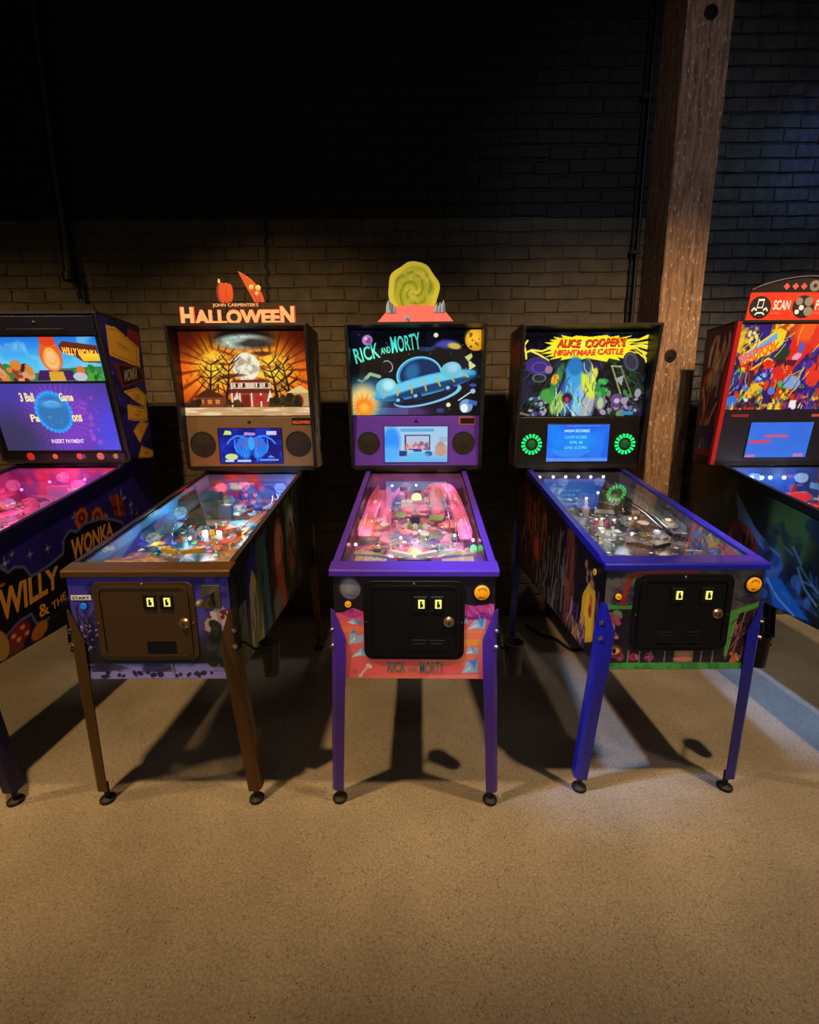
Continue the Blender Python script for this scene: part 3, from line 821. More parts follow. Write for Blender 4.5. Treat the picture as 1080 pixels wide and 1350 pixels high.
def apron(S, root, pf, pz, xp, mat, cardm, mid=None, y1=.235, up=.046):
    zl, sl = S['zl'], S['slope']
    y0 = .080
    P = [(-xp, y0), (xp, y0), (xp, y1), (.135, y1 - .01), (.085, y1 - .035), (-.085, y1 - .035), (-.135, y1 - .01), (-xp, y1)]
    ap = MB().prism(P, (0, 0, pz(0) + up), (1, 0, 0), (0, 1, .135), (0, 0, .004)).build('apron', mat, root)
    for sx in (-1, 1):
        Q = [(sx * .10, y1 - .115), (sx * .215, y1 - .115), (sx * .215, y1 - .022), (sx * .10, y1 - .048)]
        if sx < 0: Q = Q[::-1]
        MB().prism(Q, (0, 0, pz(0) + up + .0045), (1, 0, 0), (0, 1, .135), (0, 0, .001)).build('instruction_card', cardm, ap)
    if mid: MB().box(-.06, y1 - .075, pz(y1 - .06) + up + .002, .06, y1 - .045, pz(y1 - .05) + up + .012).build('apron_plate', mid, ap, bevel=.002)
    return ap
def clutter(pf, pz, seed, mats, inserts, wires, n=26, y0=.30, y1=.95):
    rd = random.Random(seed)
    for i in range(n):
        sx = rd.choice((-1, 1)); x = sx * rd.uniform(.03, .215); y = rd.uniform(y0, y1)
        k = rd.randint(3, 6); r = rd.uniform(.014, .034); t0 = rd.uniform(0, 6.28)
        P = [(x + r * rd.uniform(.6, 1.1) * math.cos(t0 + 6.283 * j / k), y + r * 1.2 * rd.uniform(.6, 1.1) * math.sin(t0 + 6.283 * j / k)) for j in range(k)]
        plastic(pf, pz, P, rd.choice(mats), rd.uniform(.022, .05), .003)
    for i in range(30):
        x, y = rd.uniform(-.16, .16), rd.uniform(.27, .85); r = rd.uniform(.006, .011)
        MB().lathe([(r, 0), (r, .0012), (r * .3, .0016)], (x, y, pz(y) + .0002), (0, -.12, 1), 12).build('insert', rd.choice(inserts), pf)
    for i in range(4):
        x = rd.choice((-1, 1)) * rd.uniform(.05, .2); y = rd.uniform(.4, .85); h = rd.uniform(.03, .06)
        MB().tube(smooth([(x, y, pz(y)), (x, y + .01, pz(y) + h), (x + rd.uniform(-.05, .05), y + .06, pz(y) + h + .008), (x + rd.uniform(-.06, .06), y + .10, pz(y + .1))], 5), .0022, 6).build('wire_form', wires, pf, True)
def speaker_round(root, S, parent, x, z, r, ringm=None):
    at = S['at']; ax = (at(x, z, .01) - at(x, z, 0)).normalized()
    sp = MB().lathe([(r, 0), (r, .005), (r * .93, .0065), (r * .9, .003), (r * .35, .0045), (r * .3, .007), (r * .1, .0085)], at(x, z, .004), ax, 32).build('speaker', M_GRILLE, parent, True)
    return sp

# ================================================== machine: bronze cabinet, orange backglass
def art_orange():
    c = Cv(145, 430, 935, 940, 260, 170, (40, 12, 4))
    c.grad([(0, (34, 12, 6)), (.12, (96, 26, 6)), (.35, (200, 70, 8)), (.6, (232, 104, 14)), (.85, (150, 52, 12)), (1, (90, 50, 26))])
    for sx, sy in ((360, 640), (700, 660)):
        c.ell(sx, sy, 190, 210, (240, 128, 16), soft=1.3, a=.9)
        c.ell(sx, sy, 95, 115, (255, 214, 60), soft=1.6)
    c.rays(360, 640, 22, (110, 24, 4), .75, 90, 420, 1); c.rays(700, 660, 22, (110, 24, 4), .75, 90, 420, 2)
    c.ell(150, 440, 150, 120, (60, 12, 5), soft=1.2, a=.8); c.ell(930, 440, 150, 130, (60, 12, 5), soft=1.2, a=.8)
    c.ell(535, 470, 190, 62, (22, 16, 14), soft=.5)
    c.ell(540, 492, 150, 42, (208, 222, 206), soft=.6); c.ell(600, 500, 110, 30, (30, 26, 22), soft=.8, a=.85)
    c.ell(480, 480, 60, 14, (150, 176, 160), soft=.8)
    # full moon low over the roofs, bare trees either side
    c.ell(545, 640, 104, 104, (255, 206, 90), soft=.5, a=.7); c.ell(545, 640, 82, 84, (232, 228, 206), soft=.06)
    c.blobs(31, 9, [(204, 200, 178), (214, 208, 184)], 490, 590, 600, 690, 8, 20); 
    rd = random.Random(12)
    for bx, lean in ((400, 8), (742, -10), (300, 4), (820, -4)):
        P = [(bx, 880)]
        for k in range(6): P.append((P[-1][0] + lean + rd.uniform(-5, 5), P[-1][1] - 42))
        for k in range(6): c.line(P[k:k + 2], 20 - 2.6 * k, (24, 16, 14))
        for k in range(2, 7):
            for q in (-1, 1, rd.choice((-1, 1))):
                a = P[k]; b = (a[0] + q * rd.uniform(28, 64), a[1] - rd.uniform(14, 50)); c.line([a, b], 7, (24, 16, 14)); c.line([b, (b[0] + q * rd.uniform(4, 34), b[1] - rd.uniform(14, 34))], 4, (24, 16, 14)); c.line([b, (b[0] - q * rd.uniform(2, 14), b[1] - rd.uniform(14, 30))], 3, (24, 16, 14))
    c.ell(640, 560, 60, 12, (60, 26, 16), soft=.6, a=.8); c.ell(470, 690, 70, 10, (60, 26, 16), soft=.6, a=.7)
    # white porch house
    c.poly([(425, 770), (470, 720), (650, 716), (700, 772)], (120, 36, 26)); c.rect(440, 735, 690, 775, (214, 186, 160))
    for x in (455, 500, 590, 640): c.rect(x, 738, x + 30, 765, (60, 34, 30)); c.rect(x + 4, 740, x + 14, 762, (240, 226, 200))
    c.poly([(420, 800), (450, 774), (690, 774), (712, 800)], (96, 30, 24)); c.rect(440, 800, 694, 880, (150, 58, 40))
    for x in (440, 488, 560, 620, 680): c.rect(x, 800, x + 9, 884, (236, 206, 178))
    c.rect(506, 812, 552, 886, (110, 26, 22)); c.rect(590, 815, 640, 850, (170, 34, 28)); c.poly([(450, 842), (478, 790), (488, 842)], (228, 196, 168))
    c.poly([(660, 850), (682, 780), (700, 850)], (236, 210, 184))
    # dark house left, pale house right
    c.poly([(205, 825), (300, 768), (410, 826)], (70, 26, 16)); c.rect(215, 825, 405, 890, (112, 50, 24))
    for x in (240, 290, 340): c.rect(x, 838, x + 26, 866, (200, 120, 50)); 
    c.poly([(780, 800), (870, 754), (935, 800)], (214, 186, 120)); c.rect(800, 800, 935, 880, (178, 140, 84)); c.ell(860, 850, 28, 42, (150, 50, 26)); c.ell(862, 858, 18, 34, (70, 26, 18))
    c.blobs(3, 30, [(44, 34, 16), (64, 46, 20), (30, 22, 12)], 690, 820, 860, 890, 14, 30); c.blobs(6, 14, [(44, 34, 16), (70, 46, 20)], 390, 850, 500, 886, 12, 22)
    c.blobs(7, 12, [(52, 30, 14), (36, 22, 12)], 150, 850, 240, 895, 14, 26)
    c.rect(145, 888, 935, 940, (190, 150, 104)); c.cloud(60, 4, (232, 208, 168), .45, .6, .8, 2, .4, 890); c.rect(145, 430, 145, 431, (0, 0, 0))
    c.cloud(26, 9, (80, 20, 6), .5, .7, .3, 1, 1, -1e9, 760)
    return c

def art_front_night():
    c = Cv(-269, 0, 269, 370, 220, 150, (40, 38, 92))
    c.grad([(0, (52, 48, 150)), (.2, (66, 60, 168)), (.5, (78, 66, 130)), (.7, (40, 40, 50)), (.82, (24, 28, 32)), (.86, (120, 116, 190)), (1, (150, 144, 220))])
    c.cloud(60, 2, (24, 20, 60), .5, .7, .7)
    rd = random.Random(2)
    for i in range(26):
        x = rd.uniform(-262, -165); y = rd.uniform(200, 280)
        P = [(x, y)]
        for k in range(5): P.append((P[-1][0] + rd.uniform(-13, 13), P[-1][1] - rd.uniform(12, 32)))
        c.line(P, rd.uniform(1.5, 4), (22, 18, 40) if i % 2 else (20, 14, 34))
    c.blobs(4, 26, [(150, 140, 190), (120, 104, 170), (180, 168, 200)], -250, 170, -180, 260, 2, 6, .8)
    c.poly([(178, 160), (230, 90), (268, 130), (268, 230), (178, 190)], (170, 140, 150)); c.rect(200, 120, 262, 210, (196, 170, 176))
    c.blobs(5, 26, [(34, 40, 34), (26, 30, 30), (48, 54, 44)], 178, 170, 268, 320, 8, 26)
    c.blobs(6, 8, [(110, 24, 40), (90, 20, 34)], 190, 110, 262, 150, 4, 10)
    c.rect(-269, 290, 269, 312, (26, 30, 34)); c.cloud(40, 5, (30, 30, 40), .5, .62, .7, 2.5, .5, 290)
    c.rect(-269, 345, 269, 370, (140, 134, 212)); c.blobs(8, 18, [(40, 36, 70)], -200, 346, 200, 362, 4, 14)
    return c

def art_side_green():
    # u from front to rear, mm: x 0..1270, y 0..1 scaled to 400
    c = Cv(0, 0, 1270, 400, 200, 80, (12, 16, 16))
    c.grad([(0, (16, 24, 20)), (1, (10, 14, 14))])
    c.rect(60, 170, 130, 400, (120, 136, 104)); c.cloud(60, 3, (60, 74, 60), .5, .65, .6, .4, 2.5)
    c.poly([(130, 60), (330, 40), (330, 400), (130, 400)], (36, 34, 112)); c.cloud(50, 6, (62, 64, 190), .5, .68, .8, .5, 2)
    c.poly([(165, 400), (175, 150), (215, 100), (270, 180), (300, 300), (300, 400)], (196, 190, 150)); c.strokes(3, 26, [(60, 60, 70), (224, 200, 120), (100, 110, 90)], 170, 130, 290, 390, 120, 6, 88, 10)
    c.poly([(330, 30), (390, 26), (420, 400), (360, 400)], (50, 96, 120))
    c.rect(420, 0, 900, 400, (20, 26, 22)); c.cloud(140, 11, (70, 100, 74), .48, .64, .8, .5, 2)
    # warm drapery in place of a portrait
    c.poly([(450, 40), (560, 10), (690, 60), (700, 400), (430, 400)], (34, 22, 18)); c.ell(575, 150, 70, 100, (176, 112, 88), soft=.5); c.poly([(520, 210), (630, 200), (660, 400), (560, 400)], (150, 76, 58))
    c.strokes(6, 22, [(30, 18, 14), (110, 54, 42)], 460, 40, 690, 380, 160, 12, 86, 12)
    c.ell(510, 350, 60, 60, (110, 120, 140), soft=.6, a=.8)
    c.ell(800, 130, 70, 70, (150, 150, 140), soft=.7); c.ell(800, 230, 80, 80, (120, 60, 50), soft=.7); c.strokes(7, 16, [(16, 18, 16), (40, 44, 38)], 740, 60, 860, 300, 90, 14, 80, 40)
    c.ell(1130, 200, 220, 300, (8, 10, 10), soft=.6)
    return c

def art_pf(seed, base, cols, n=120, lines=160):
    c = Cv(-250, 0, 250, 1000, 220, 400, base)
    c.cloud(130, seed, cols[0], .45, .6, .9); c.cloud(90, seed + 3, cols[1], .5, .62, .9); c.cloud(60, seed + 6, cols[2 % len(cols)], .55, .66, .9)
    c.blobs(seed, n, cols, -240, 60, 240, 940, 6, 30, .8)
    c.strokes(seed + 1, lines, cols + [(20, 16, 26), (240, 240, 240)], -240, 60, 240, 960, 60, 5, 45, 90, .85)
    c.strokes(seed + 2, 140, cols + [(16, 12, 20), (250, 250, 250)], -230, 300, 230, 960, 30, 3, 0, 90, .9)
    rd = random.Random(seed)
    for i in range(26):
        x, y = rd.uniform(-200, 200), rd.uniform(250, 800)
        c.poly([(x, y - 16), (x + 9, y + 8), (x - 9, y + 8)], rd.choice([(255, 230, 90), (255, 255, 255), (250, 120, 60), (120, 230, 255)]))
    return c

def flatcv(cols, seed, nx=60, ny=24, sc=60):
    c = Cv(0, 0, 400, 100, nx, ny, cols[0])
    for i, q in enumerate(cols[1:]): c.cloud(sc, seed + i * 3, q, .46, .6, .85)
    return c

M_BRONZE = pbr('bronze_powder', (112, 84, 52), .34, .55, noise=(96, 70, 42), nscale=300)
M_BRONZED = pbr('bronze_door', (84, 62, 40), .4, .35, noise=(74, 54, 34), nscale=400)
M_DBRONZE = pbr('dark_bronze_rail', (58, 48, 38), .35, .5)
M_SPK2 = pbr('bronze_speaker_panel', (110, 86, 62), .45)
M_CREAM = pbr('cream_face', (244, 190, 156), .5, 0, (250, 180, 140), .18)
M_REDEDGE = pbr('orange_edge', (206, 70, 30), .5, 0, (206, 60, 20), .25)
M_PUMP = pbr('pumpkin_orange', (196, 70, 26), .4, 0, (220, 80, 24), .10)
M_PUMPD = pbr('pumpkin_groove', (110, 30, 12), .5)
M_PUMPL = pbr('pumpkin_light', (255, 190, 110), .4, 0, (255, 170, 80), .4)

def backbox_orange(S, root):
    bg = S['sheet_on']('backglass', art_orange(), -.343, 1.452, .343, 1.886, .003, 1.1, root)
    sp = S['slab']('speaker_panel', -.343, 1.172, .343, 1.447, -.002, .004, M_SPK2, root, .002)
    for x in (-.262, .262): speaker_round(root, S, sp, x, 1.30, .069)
    MB().lathe([(.010, 0), (.010, .002), (.004, .004)], S['at'](0, 1.418, .004), (0, -1, 0), 12).build('panel_lock', M_BLK, sp)
    scr = S['slab']('screen', -.176, 1.192, .176, 1.388, .004, .007, M_BLK, root, .001)
    c = Cv(40, 55, 1000, 575, 170, 100, (6, 14, 110))
    c.cloud(200, 3, (10, 40, 170), .45, .65)
    for k in (-1, 1):
        c.poly([(530 + k * 20, 190), (530 + k * 150, 170), (530 + k * 270, 330), (530 + k * 220, 430), (530 + k * 40, 500)], (20, 110, 226))
        c.line([(530 + k * 110, 175), (530 + k * 220, 165), (530 + k * 320, 220), (530 + k * 370, 280)], 26, (46, 130, 244))
        c.line([(530 + k * 250, 220), (530 + k * 260, 330), (530 + k * 230, 410)], 16, (60, 150, 255))
        c.line([(530 + k * 80, 200), (530 + k * 80, 350)], 40, (110, 90, 180)); c.line([(530 + k * 200, 220), (530 + k * 150, 290), (530 + k * 210, 340)], 26, (90, 90, 180))
        c.ell(530 + k * 110, 430, 90, 60, (20, 120, 226), soft=.5)
    c.ell(530, 280, 50, 110, (40, 160, 255), soft=.4)
    c.strokes(4, 30, [(10, 60, 180), (70, 180, 255)], 380, 300, 680, 500, 90, 7, 90, 20, .8)
    c.poly([(110, 150), (140, 85), (210, 90), (235, 110), (230, 145)], (196, 214, 120)); c.ell(210, 480, 100, 48, (196, 214, 130)); c.rect(110, 525, 240, 555, (170, 210, 240)); c.rect(300, 525, 510, 555, (150, 200, 250))
    c.rect(650, 515, 940, 540, (90, 150, 240)); c.poly([(420, 155), (440, 110), (600, 120), (600, 155)], (170, 130, 210)); c.rect(775, 95, 930, 150, (200, 190, 226)); c.poly([(770, 495), (820, 455), (890, 495)], (90, 140, 230))
    S['sheet_on']('screen_picture', c, -.170, 1.196, .170, 1.384, .0075, 1.1, scr)
    bd = S['slab']('badge', .232, 1.402, .336, 1.440, .004, .006, M_BLK, root)
    S['text_on']('HALLOWEEN', .238, 1.408, .332, 1.424, .0068, glow('badge_red', (216, 84, 40), .5), bd)
    # topper: cut letters and two pumpkin pieces on a clear sheet
    y = 1.03
    tp = MB().box(-.25, y + .004, 1.907, .26, y + .008, 1.985).build('topper', clearplastic('clear_sheet', (60, 40, 30), .12), root)
    def word(key, x0, x1, z0, z1):
        lettering(key, (x0 - .005, y + .001, z0 - .004), (x1 - x0 + .010, 0, 0), (0, 0, z1 - z0 + .008), M_REDEDGE, tp, None, .004)
        lettering(key, (x0, y - .004, z0), (x1 - x0, 0, 0), (0, 0, z1 - z0), M_CREAM, tp, None, .003)
    word('HALLOWEEN_H', -.284, -.218, 1.905, 1.988); word('ALLOWEE', -.214, .218, 1.905, 1.975); word('HALLOWEEN_N', .222, .292, 1.905, 1.990)
    lettering('JC', (-.118, y - .004, 1.986), (.232, 0, 0), (0, 0, .020), M_CREAM, tp, None, .003)
    # left pumpkin segment cluster
    for k, (dx, rx) in enumerate(((-.030, .016), (-.014, .020), (.006, .021), (.024, .017))):
        P = [(dx - .050 + rx * math.cos(R(t)), 2.055 + .052 * math.sin(R(t)) * (1 - .1 * abs(k - 1.5))) for t in range(0, 360, 20)]
        MB().prism(P, (0, y - .004 - .002 * (k % 2), 0), (1, 0, 0), (0, 0, 1), (0, .008, 0)).build('pumpkin_segment', M_PUMP if k % 2 else M_PUMPD if k == 0 else M_PUMP, tp, bevel=.002)
    MB().prism([(-.084, 2.105), (-.074, 2.098), (-.072, 2.118), (-.080, 2.122)], (0, y - .005, 0), (1, 0, 0), (0, 0, 1), (0, .006, 0)).build('pumpkin_stem', M_PUMPL, tp)
    # right curved slice
    def slice_(t): 
        a = Vector((.018, 0, 2.158)); b = Vector((.128, 0, 2.112)); c_ = Vector((.147, 0, 2.010)); return a * (1 - t) ** 2 + b * 2 * t * (1 - t) + c_ * t * t
    def slice2(t):
        a = Vector((.018, 0, 2.158)); b = Vector((.06, 0, 2.075)); c_ = Vector((.094, 0, 2.010)); return a * (1 - t) ** 2 + b * 2 * t * (1 - t) + c_ * t * t
    P = [(slice_(i / 12).x, slice_(i / 12).z) for i in range(13)] + [(slice2(i / 12).x, slice2(i / 12).z) for i in range(12, 0, -1)]
    MB().prism(P, (0, y - .004, 0), (1, 0, 0), (0, 0, 1), (0, .008, 0)).build('pumpkin_slice', M_PUMP, tp, bevel=.002)
    for k in (.3, .62):
        rows = [[slice_(i / 10) * (k + .05) + slice2(i / 10) * (.95 - k) + Vector((0, y - .0052, 0)), slice_(i / 10) * k + slice2(i / 10) * (1 - k) + Vector((0, y - .0052, 0))] for i in range(1, 11)]
        MB().strip(rows).build('groove', M_PUMPD, tp, solid=.0015)
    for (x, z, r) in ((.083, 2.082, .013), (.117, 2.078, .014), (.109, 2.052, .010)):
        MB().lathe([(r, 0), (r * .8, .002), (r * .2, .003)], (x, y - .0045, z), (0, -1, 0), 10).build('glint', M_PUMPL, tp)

def toys_orange(S, root, pf, pz, xp, bk):
    G = lambda n, c, s: glow(n, c, s)
    red, cyan, blue, wht, amb = G('led_red', (255, 40, 40), 5), G('led_cyan', (60, 210, 255), 4), G('led_blue', (60, 90, 255), 4), G('led_white', (235, 240, 255), 6), G('led_amber', (255, 170, 40), 4)
    green = G('led_green', (60, 255, 120), 3)
    lead = pbr('dark_green_wall', (40, 62, 54), .5); teal = pbr('teal_house', (30, 84, 120), .4); tan = pbr('tan_plastic', (176, 130, 84), .4); redp = pbr('red_plastic', (190, 44, 36), .35)
    bluep = pbr('blue_plastic', (40, 70, 180), .3); whp = pbr('white_plastic', (220, 224, 226), .35); yel = pbr('yellow_plastic', (222, 176, 40), .35)
    apron(S, root, pf, pz, xp, tan, pbr('pale_card', (196, 200, 190), .5), M_BLK, .185, .03)
    flipper(pf, pz, -.075, .262, -28, yel, M_RUB); flipper(pf, pz, .075, .262, 208, yel, M_RUB)
    slingshot(pf, pz, -1, .085, .33, bluep, whp); slingshot(pf, pz, 1, .085, .33, redp, whp)
    # toy house with gable, dark boxes, cyan pool, blue gantry
    def box(x, y, wx, wy, h, mat, name='toy_block'): return MB().box(x - wx / 2, y - wy / 2, pz(y), x + wx / 2, y + wy / 2, pz(y) + h).build(name, mat, pf, bevel=.002)
    box(-.10, .77, .09, .05, .085, lead); box(-.145, .90, .08, .05, .10, teal); box(-.02, .74, .06, .04, .075, teal)
    MB().prism([(-.05, 0), (.05, 0), (.05, .05), (0, .085), (-.05, .05)], (-.10, .60, pz(.60)), (1, 0, 0), (0, 0, 1), (0, .05, 0)).build('toy_house', lead, pf)
    MB().box(.02, .93, pz(.93) + .075, .155, .945, pz(.93) + .087).build('gantry_beam', bluep, pf); MB().box(.022, .932, pz(.93), .032, .943, pz(.93) + .075).build('gantry_leg', bluep, pf); MB().box(.143, .932, pz(.93), .153, .943, pz(.93) + .075).build('gantry_leg', bluep, pf)
    MB().lathe([(.066, 0), (.066, .012), (.058, .014), (.004, .012)], (.085, .66, pz(.66)), n=28).build('pool', pbr('pool_blue', (60, 190, 240), .15, 0, (50, 190, 250), .8), pf, True)
    bumper(pf, pz, .03, .86, whp, redp); bumper(pf, pz, .11, .83, whp, bluep, .026); bumper(pf, pz, .17, .90, whp, redp, .026)
    ramp_channel(pf, [(-.19, .36, pz(.36) + .035), (-.20, .6, pz(.6) + .05), (-.19, .85, pz(.85) + .07), (-.12, .99, pz(.99) + .08), (.0, 1.03, pz(1.03) + .08)], clearplastic('clear_thin_ramp', (150, 200, 240), .12))
    wire_ramp(pf, [(.19, .40, pz(.4) + .05), (.205, .6, pz(.6) + .055), (.19, .85, pz(.85) + .07), (.12, .98, pz(.98) + .08)], M_CHROME)
    for k in range(4): target(pf, pz, -.03 + k * .026, .52 + k * .012, yel if k % 2 else wht, ang=12)
    for k in range(5): target(pf, pz, .12 + k * .0, .5 + k * .03, redp, ang=80)
    for k in range(14):
        rd = random.Random(k); post_p(pf, pz, rd.uniform(-.2, .2), rd.uniform(.4, .95), rd.choice([whp, redp, bluep]))
    plastic(pf, pz, [(.13, .56), (.22, .56), (.23, .72), (.16, .70)], tan, .045); plastic(pf, pz, [(.15, .76), (.23, .74), (.235, .86), (.17, .84)], whp, .05)
    plastic(pf, pz, [(-.21, .42), (-.13, .46), (-.14, .56), (-.215, .60)], teal, .04); plastic(pf, pz, [(.02, .50), (.10, .47), (.12, .55), (.05, .58)], redp, .035)
    MB().lathe([(.018, 0), (.018, .03), (.013, .034), (.013, .055), (.006, .06)], (-.065, .47, pz(.47)), n=14).build('toy_figure', pbr('silver_toy', (150, 160, 190), .25, .8), pf, True)
    for x, y, m in ((-.02, 1.02, red), (.03, 1.02, red), (-.15, .98, red), (.09, .62, cyan), (.12, .69, cyan), (-.06, .44, wht), (.0, .43, blue), (.045, .46, green), (.16, .46, amb), (.19, .55, cyan), (-.15, .40, wht), (.02, .60, green), (-.20, .70, cyan), (.20, .98, wht), (.16, 1.02, blue), (.22, 1.0, wht)):
        lamp(pf, x, y, pz(y) + (.045 if y > .9 else .02), .0085 if y > .9 else .0065, m)

_to = toys_orange
def toys_orange2(S, root, pf, pz, xp, bk):
    _to(S, root, pf, pz, xp, bk)
    clutter(pf, pz, 3, [MATS['tan_plastic'], MATS['teal_house'], MATS['red_plastic'], MATS['blue_plastic'], MATS['yellow_plastic'], MATS['white_plastic'], pbr('sky_plastic', (90, 180, 230), .3)],
            [MATS['led_cyan'], MATS['led_blue'], glow('insert_amber', (255, 150, 40), 1.2), glow('insert_green', (60, 230, 110), 1.2), glow('insert_red', (240, 50, 40), 1.2)], M_CHROME, 30, .25)
M2 = dict(label='bronze pinball machine with orange sunset backglass and cut-letter topper', x=-.887, y=.006, rot=-.17, hw=.270, zl=.939, slope=.190,
    hb=.359, zb0=1.167, zb1=1.893, yb=1.09, yt=.985, yr=1.27, recess=True, lock_m=M_BRONZE, rail_m=M_DBRONZE, rail_w=.016, leg_m=M_BRONZE,
    front_art=art_front_night(), side_art={1: art_side_green()}, backbox=backbox_orange, toys=toys_orange2,
    bb_art={1: (lambda c: (c.cloud(60, 3, (150, 150, 150), .45, .6, .9), c.strokes(3, 30, [(20, 20, 20), (120, 50, 40), (190, 190, 190)], 0, 0, 100, 300, 60, 6, 80, 30), c)[-1])(Cv(0, 0, 100, 300, 24, 70, (40, 40, 44)))},
    pf_art=art_pf(21, (60, 90, 120), [(150, 90, 50), (50, 120, 170), (200, 150, 80), (40, 60, 110), (170, 50, 50)]),
    back_art=flatcv([(150, 30, 40), (40, 60, 150), (60, 90, 170)], 5),
    blades={-1: (lambda c: (c.rect(0, 0, 400, 45, (90, 170, 220)), c.poly([(60, 100), (130, 30), (230, 40), (210, 100)], (26, 60, 150)), c.poly([(230, 100), (260, 10), (330, 20), (350, 100)], (46, 70, 50)), c.poly([(0, 100), (0, 60), (60, 70), (80, 100)], (200, 150, 70)), c)[-1])(Cv(0, 0, 400, 100, 80, 24, (60, 130, 180))),
            1: flatcv([(70, 74, 80), (120, 100, 70), (90, 96, 110)], 4)},
    lamps=[(-.14, .99, 1.08, (1, .05, .08), .9), (-.02, 1.0, 1.09, (1, .05, .08), .5), (.18, .98, 1.08, (.3, .45, 1), .8), (.08, .66, 1.03, (.05, .6, 1), .6), (-.18, .62, 1.02, (.35, .75, 1), .45), (.02, .40, .985, (.8, .85, 1), .4), (-.15, .33, .975, (1, .85, .6), .3), (.17, .45, .99, (1, .6, .3), .4), (-.02, .78, 1.05, (.2, .9, .6), .25)],
)
def door_bronze(root, y):
    coin_door(root, M_BRONZED, y, 1, -.017, ((.010, .829), (.066, .829)), (.114, .752), None)
    MB().box(-.02, y - .0115, .642, .078, y - .0085, .688).build('coin_return', M_BLK, root, bevel=.001)
    st = MB().box(-.262, y - .003, .832, -.194, y, .849).build('start_plate', M_WHITE, root, bevel=.001)
    lettering('START', (-.257, y - .0036, .8355), (.058, 0, 0), (0, 0, .0105), M_INK, st)
    round_button(root, 'start_button', -.222, y, .812, .012, pbr('blue_button', (30, 120, 200), .3, 0, (20, 110, 220), .3))
    hp = MB().box(.178, y - .004, .800, .240, y, .884).build('shooter_plate', pbr('worn_olive_steel', (112, 104, 78), .45, .6, noise=(84, 80, 62)), root, bevel=.002)
    MB().cyl((.214, y - .004, .860), (.208, y - .075, .852), .0065, n=12).build('plunger_rod', M_CHROME, hp)
    MB().lathe([(.004, 0), (.012, .004), (.013, .014), (.008, .024), (.003, .027)], (.208, y - .072, .852), (0, -1, 0), 16).build('plunger_knob', pbr('grey_knob', (130, 122, 104), .4, .4), hp, True)
    MB().cyl((.055, y - .002, .570), (.055, y - .012, .605), .003, n=8).build('latch_pin', M_CHROME, root)
M2['door'] = door_bronze

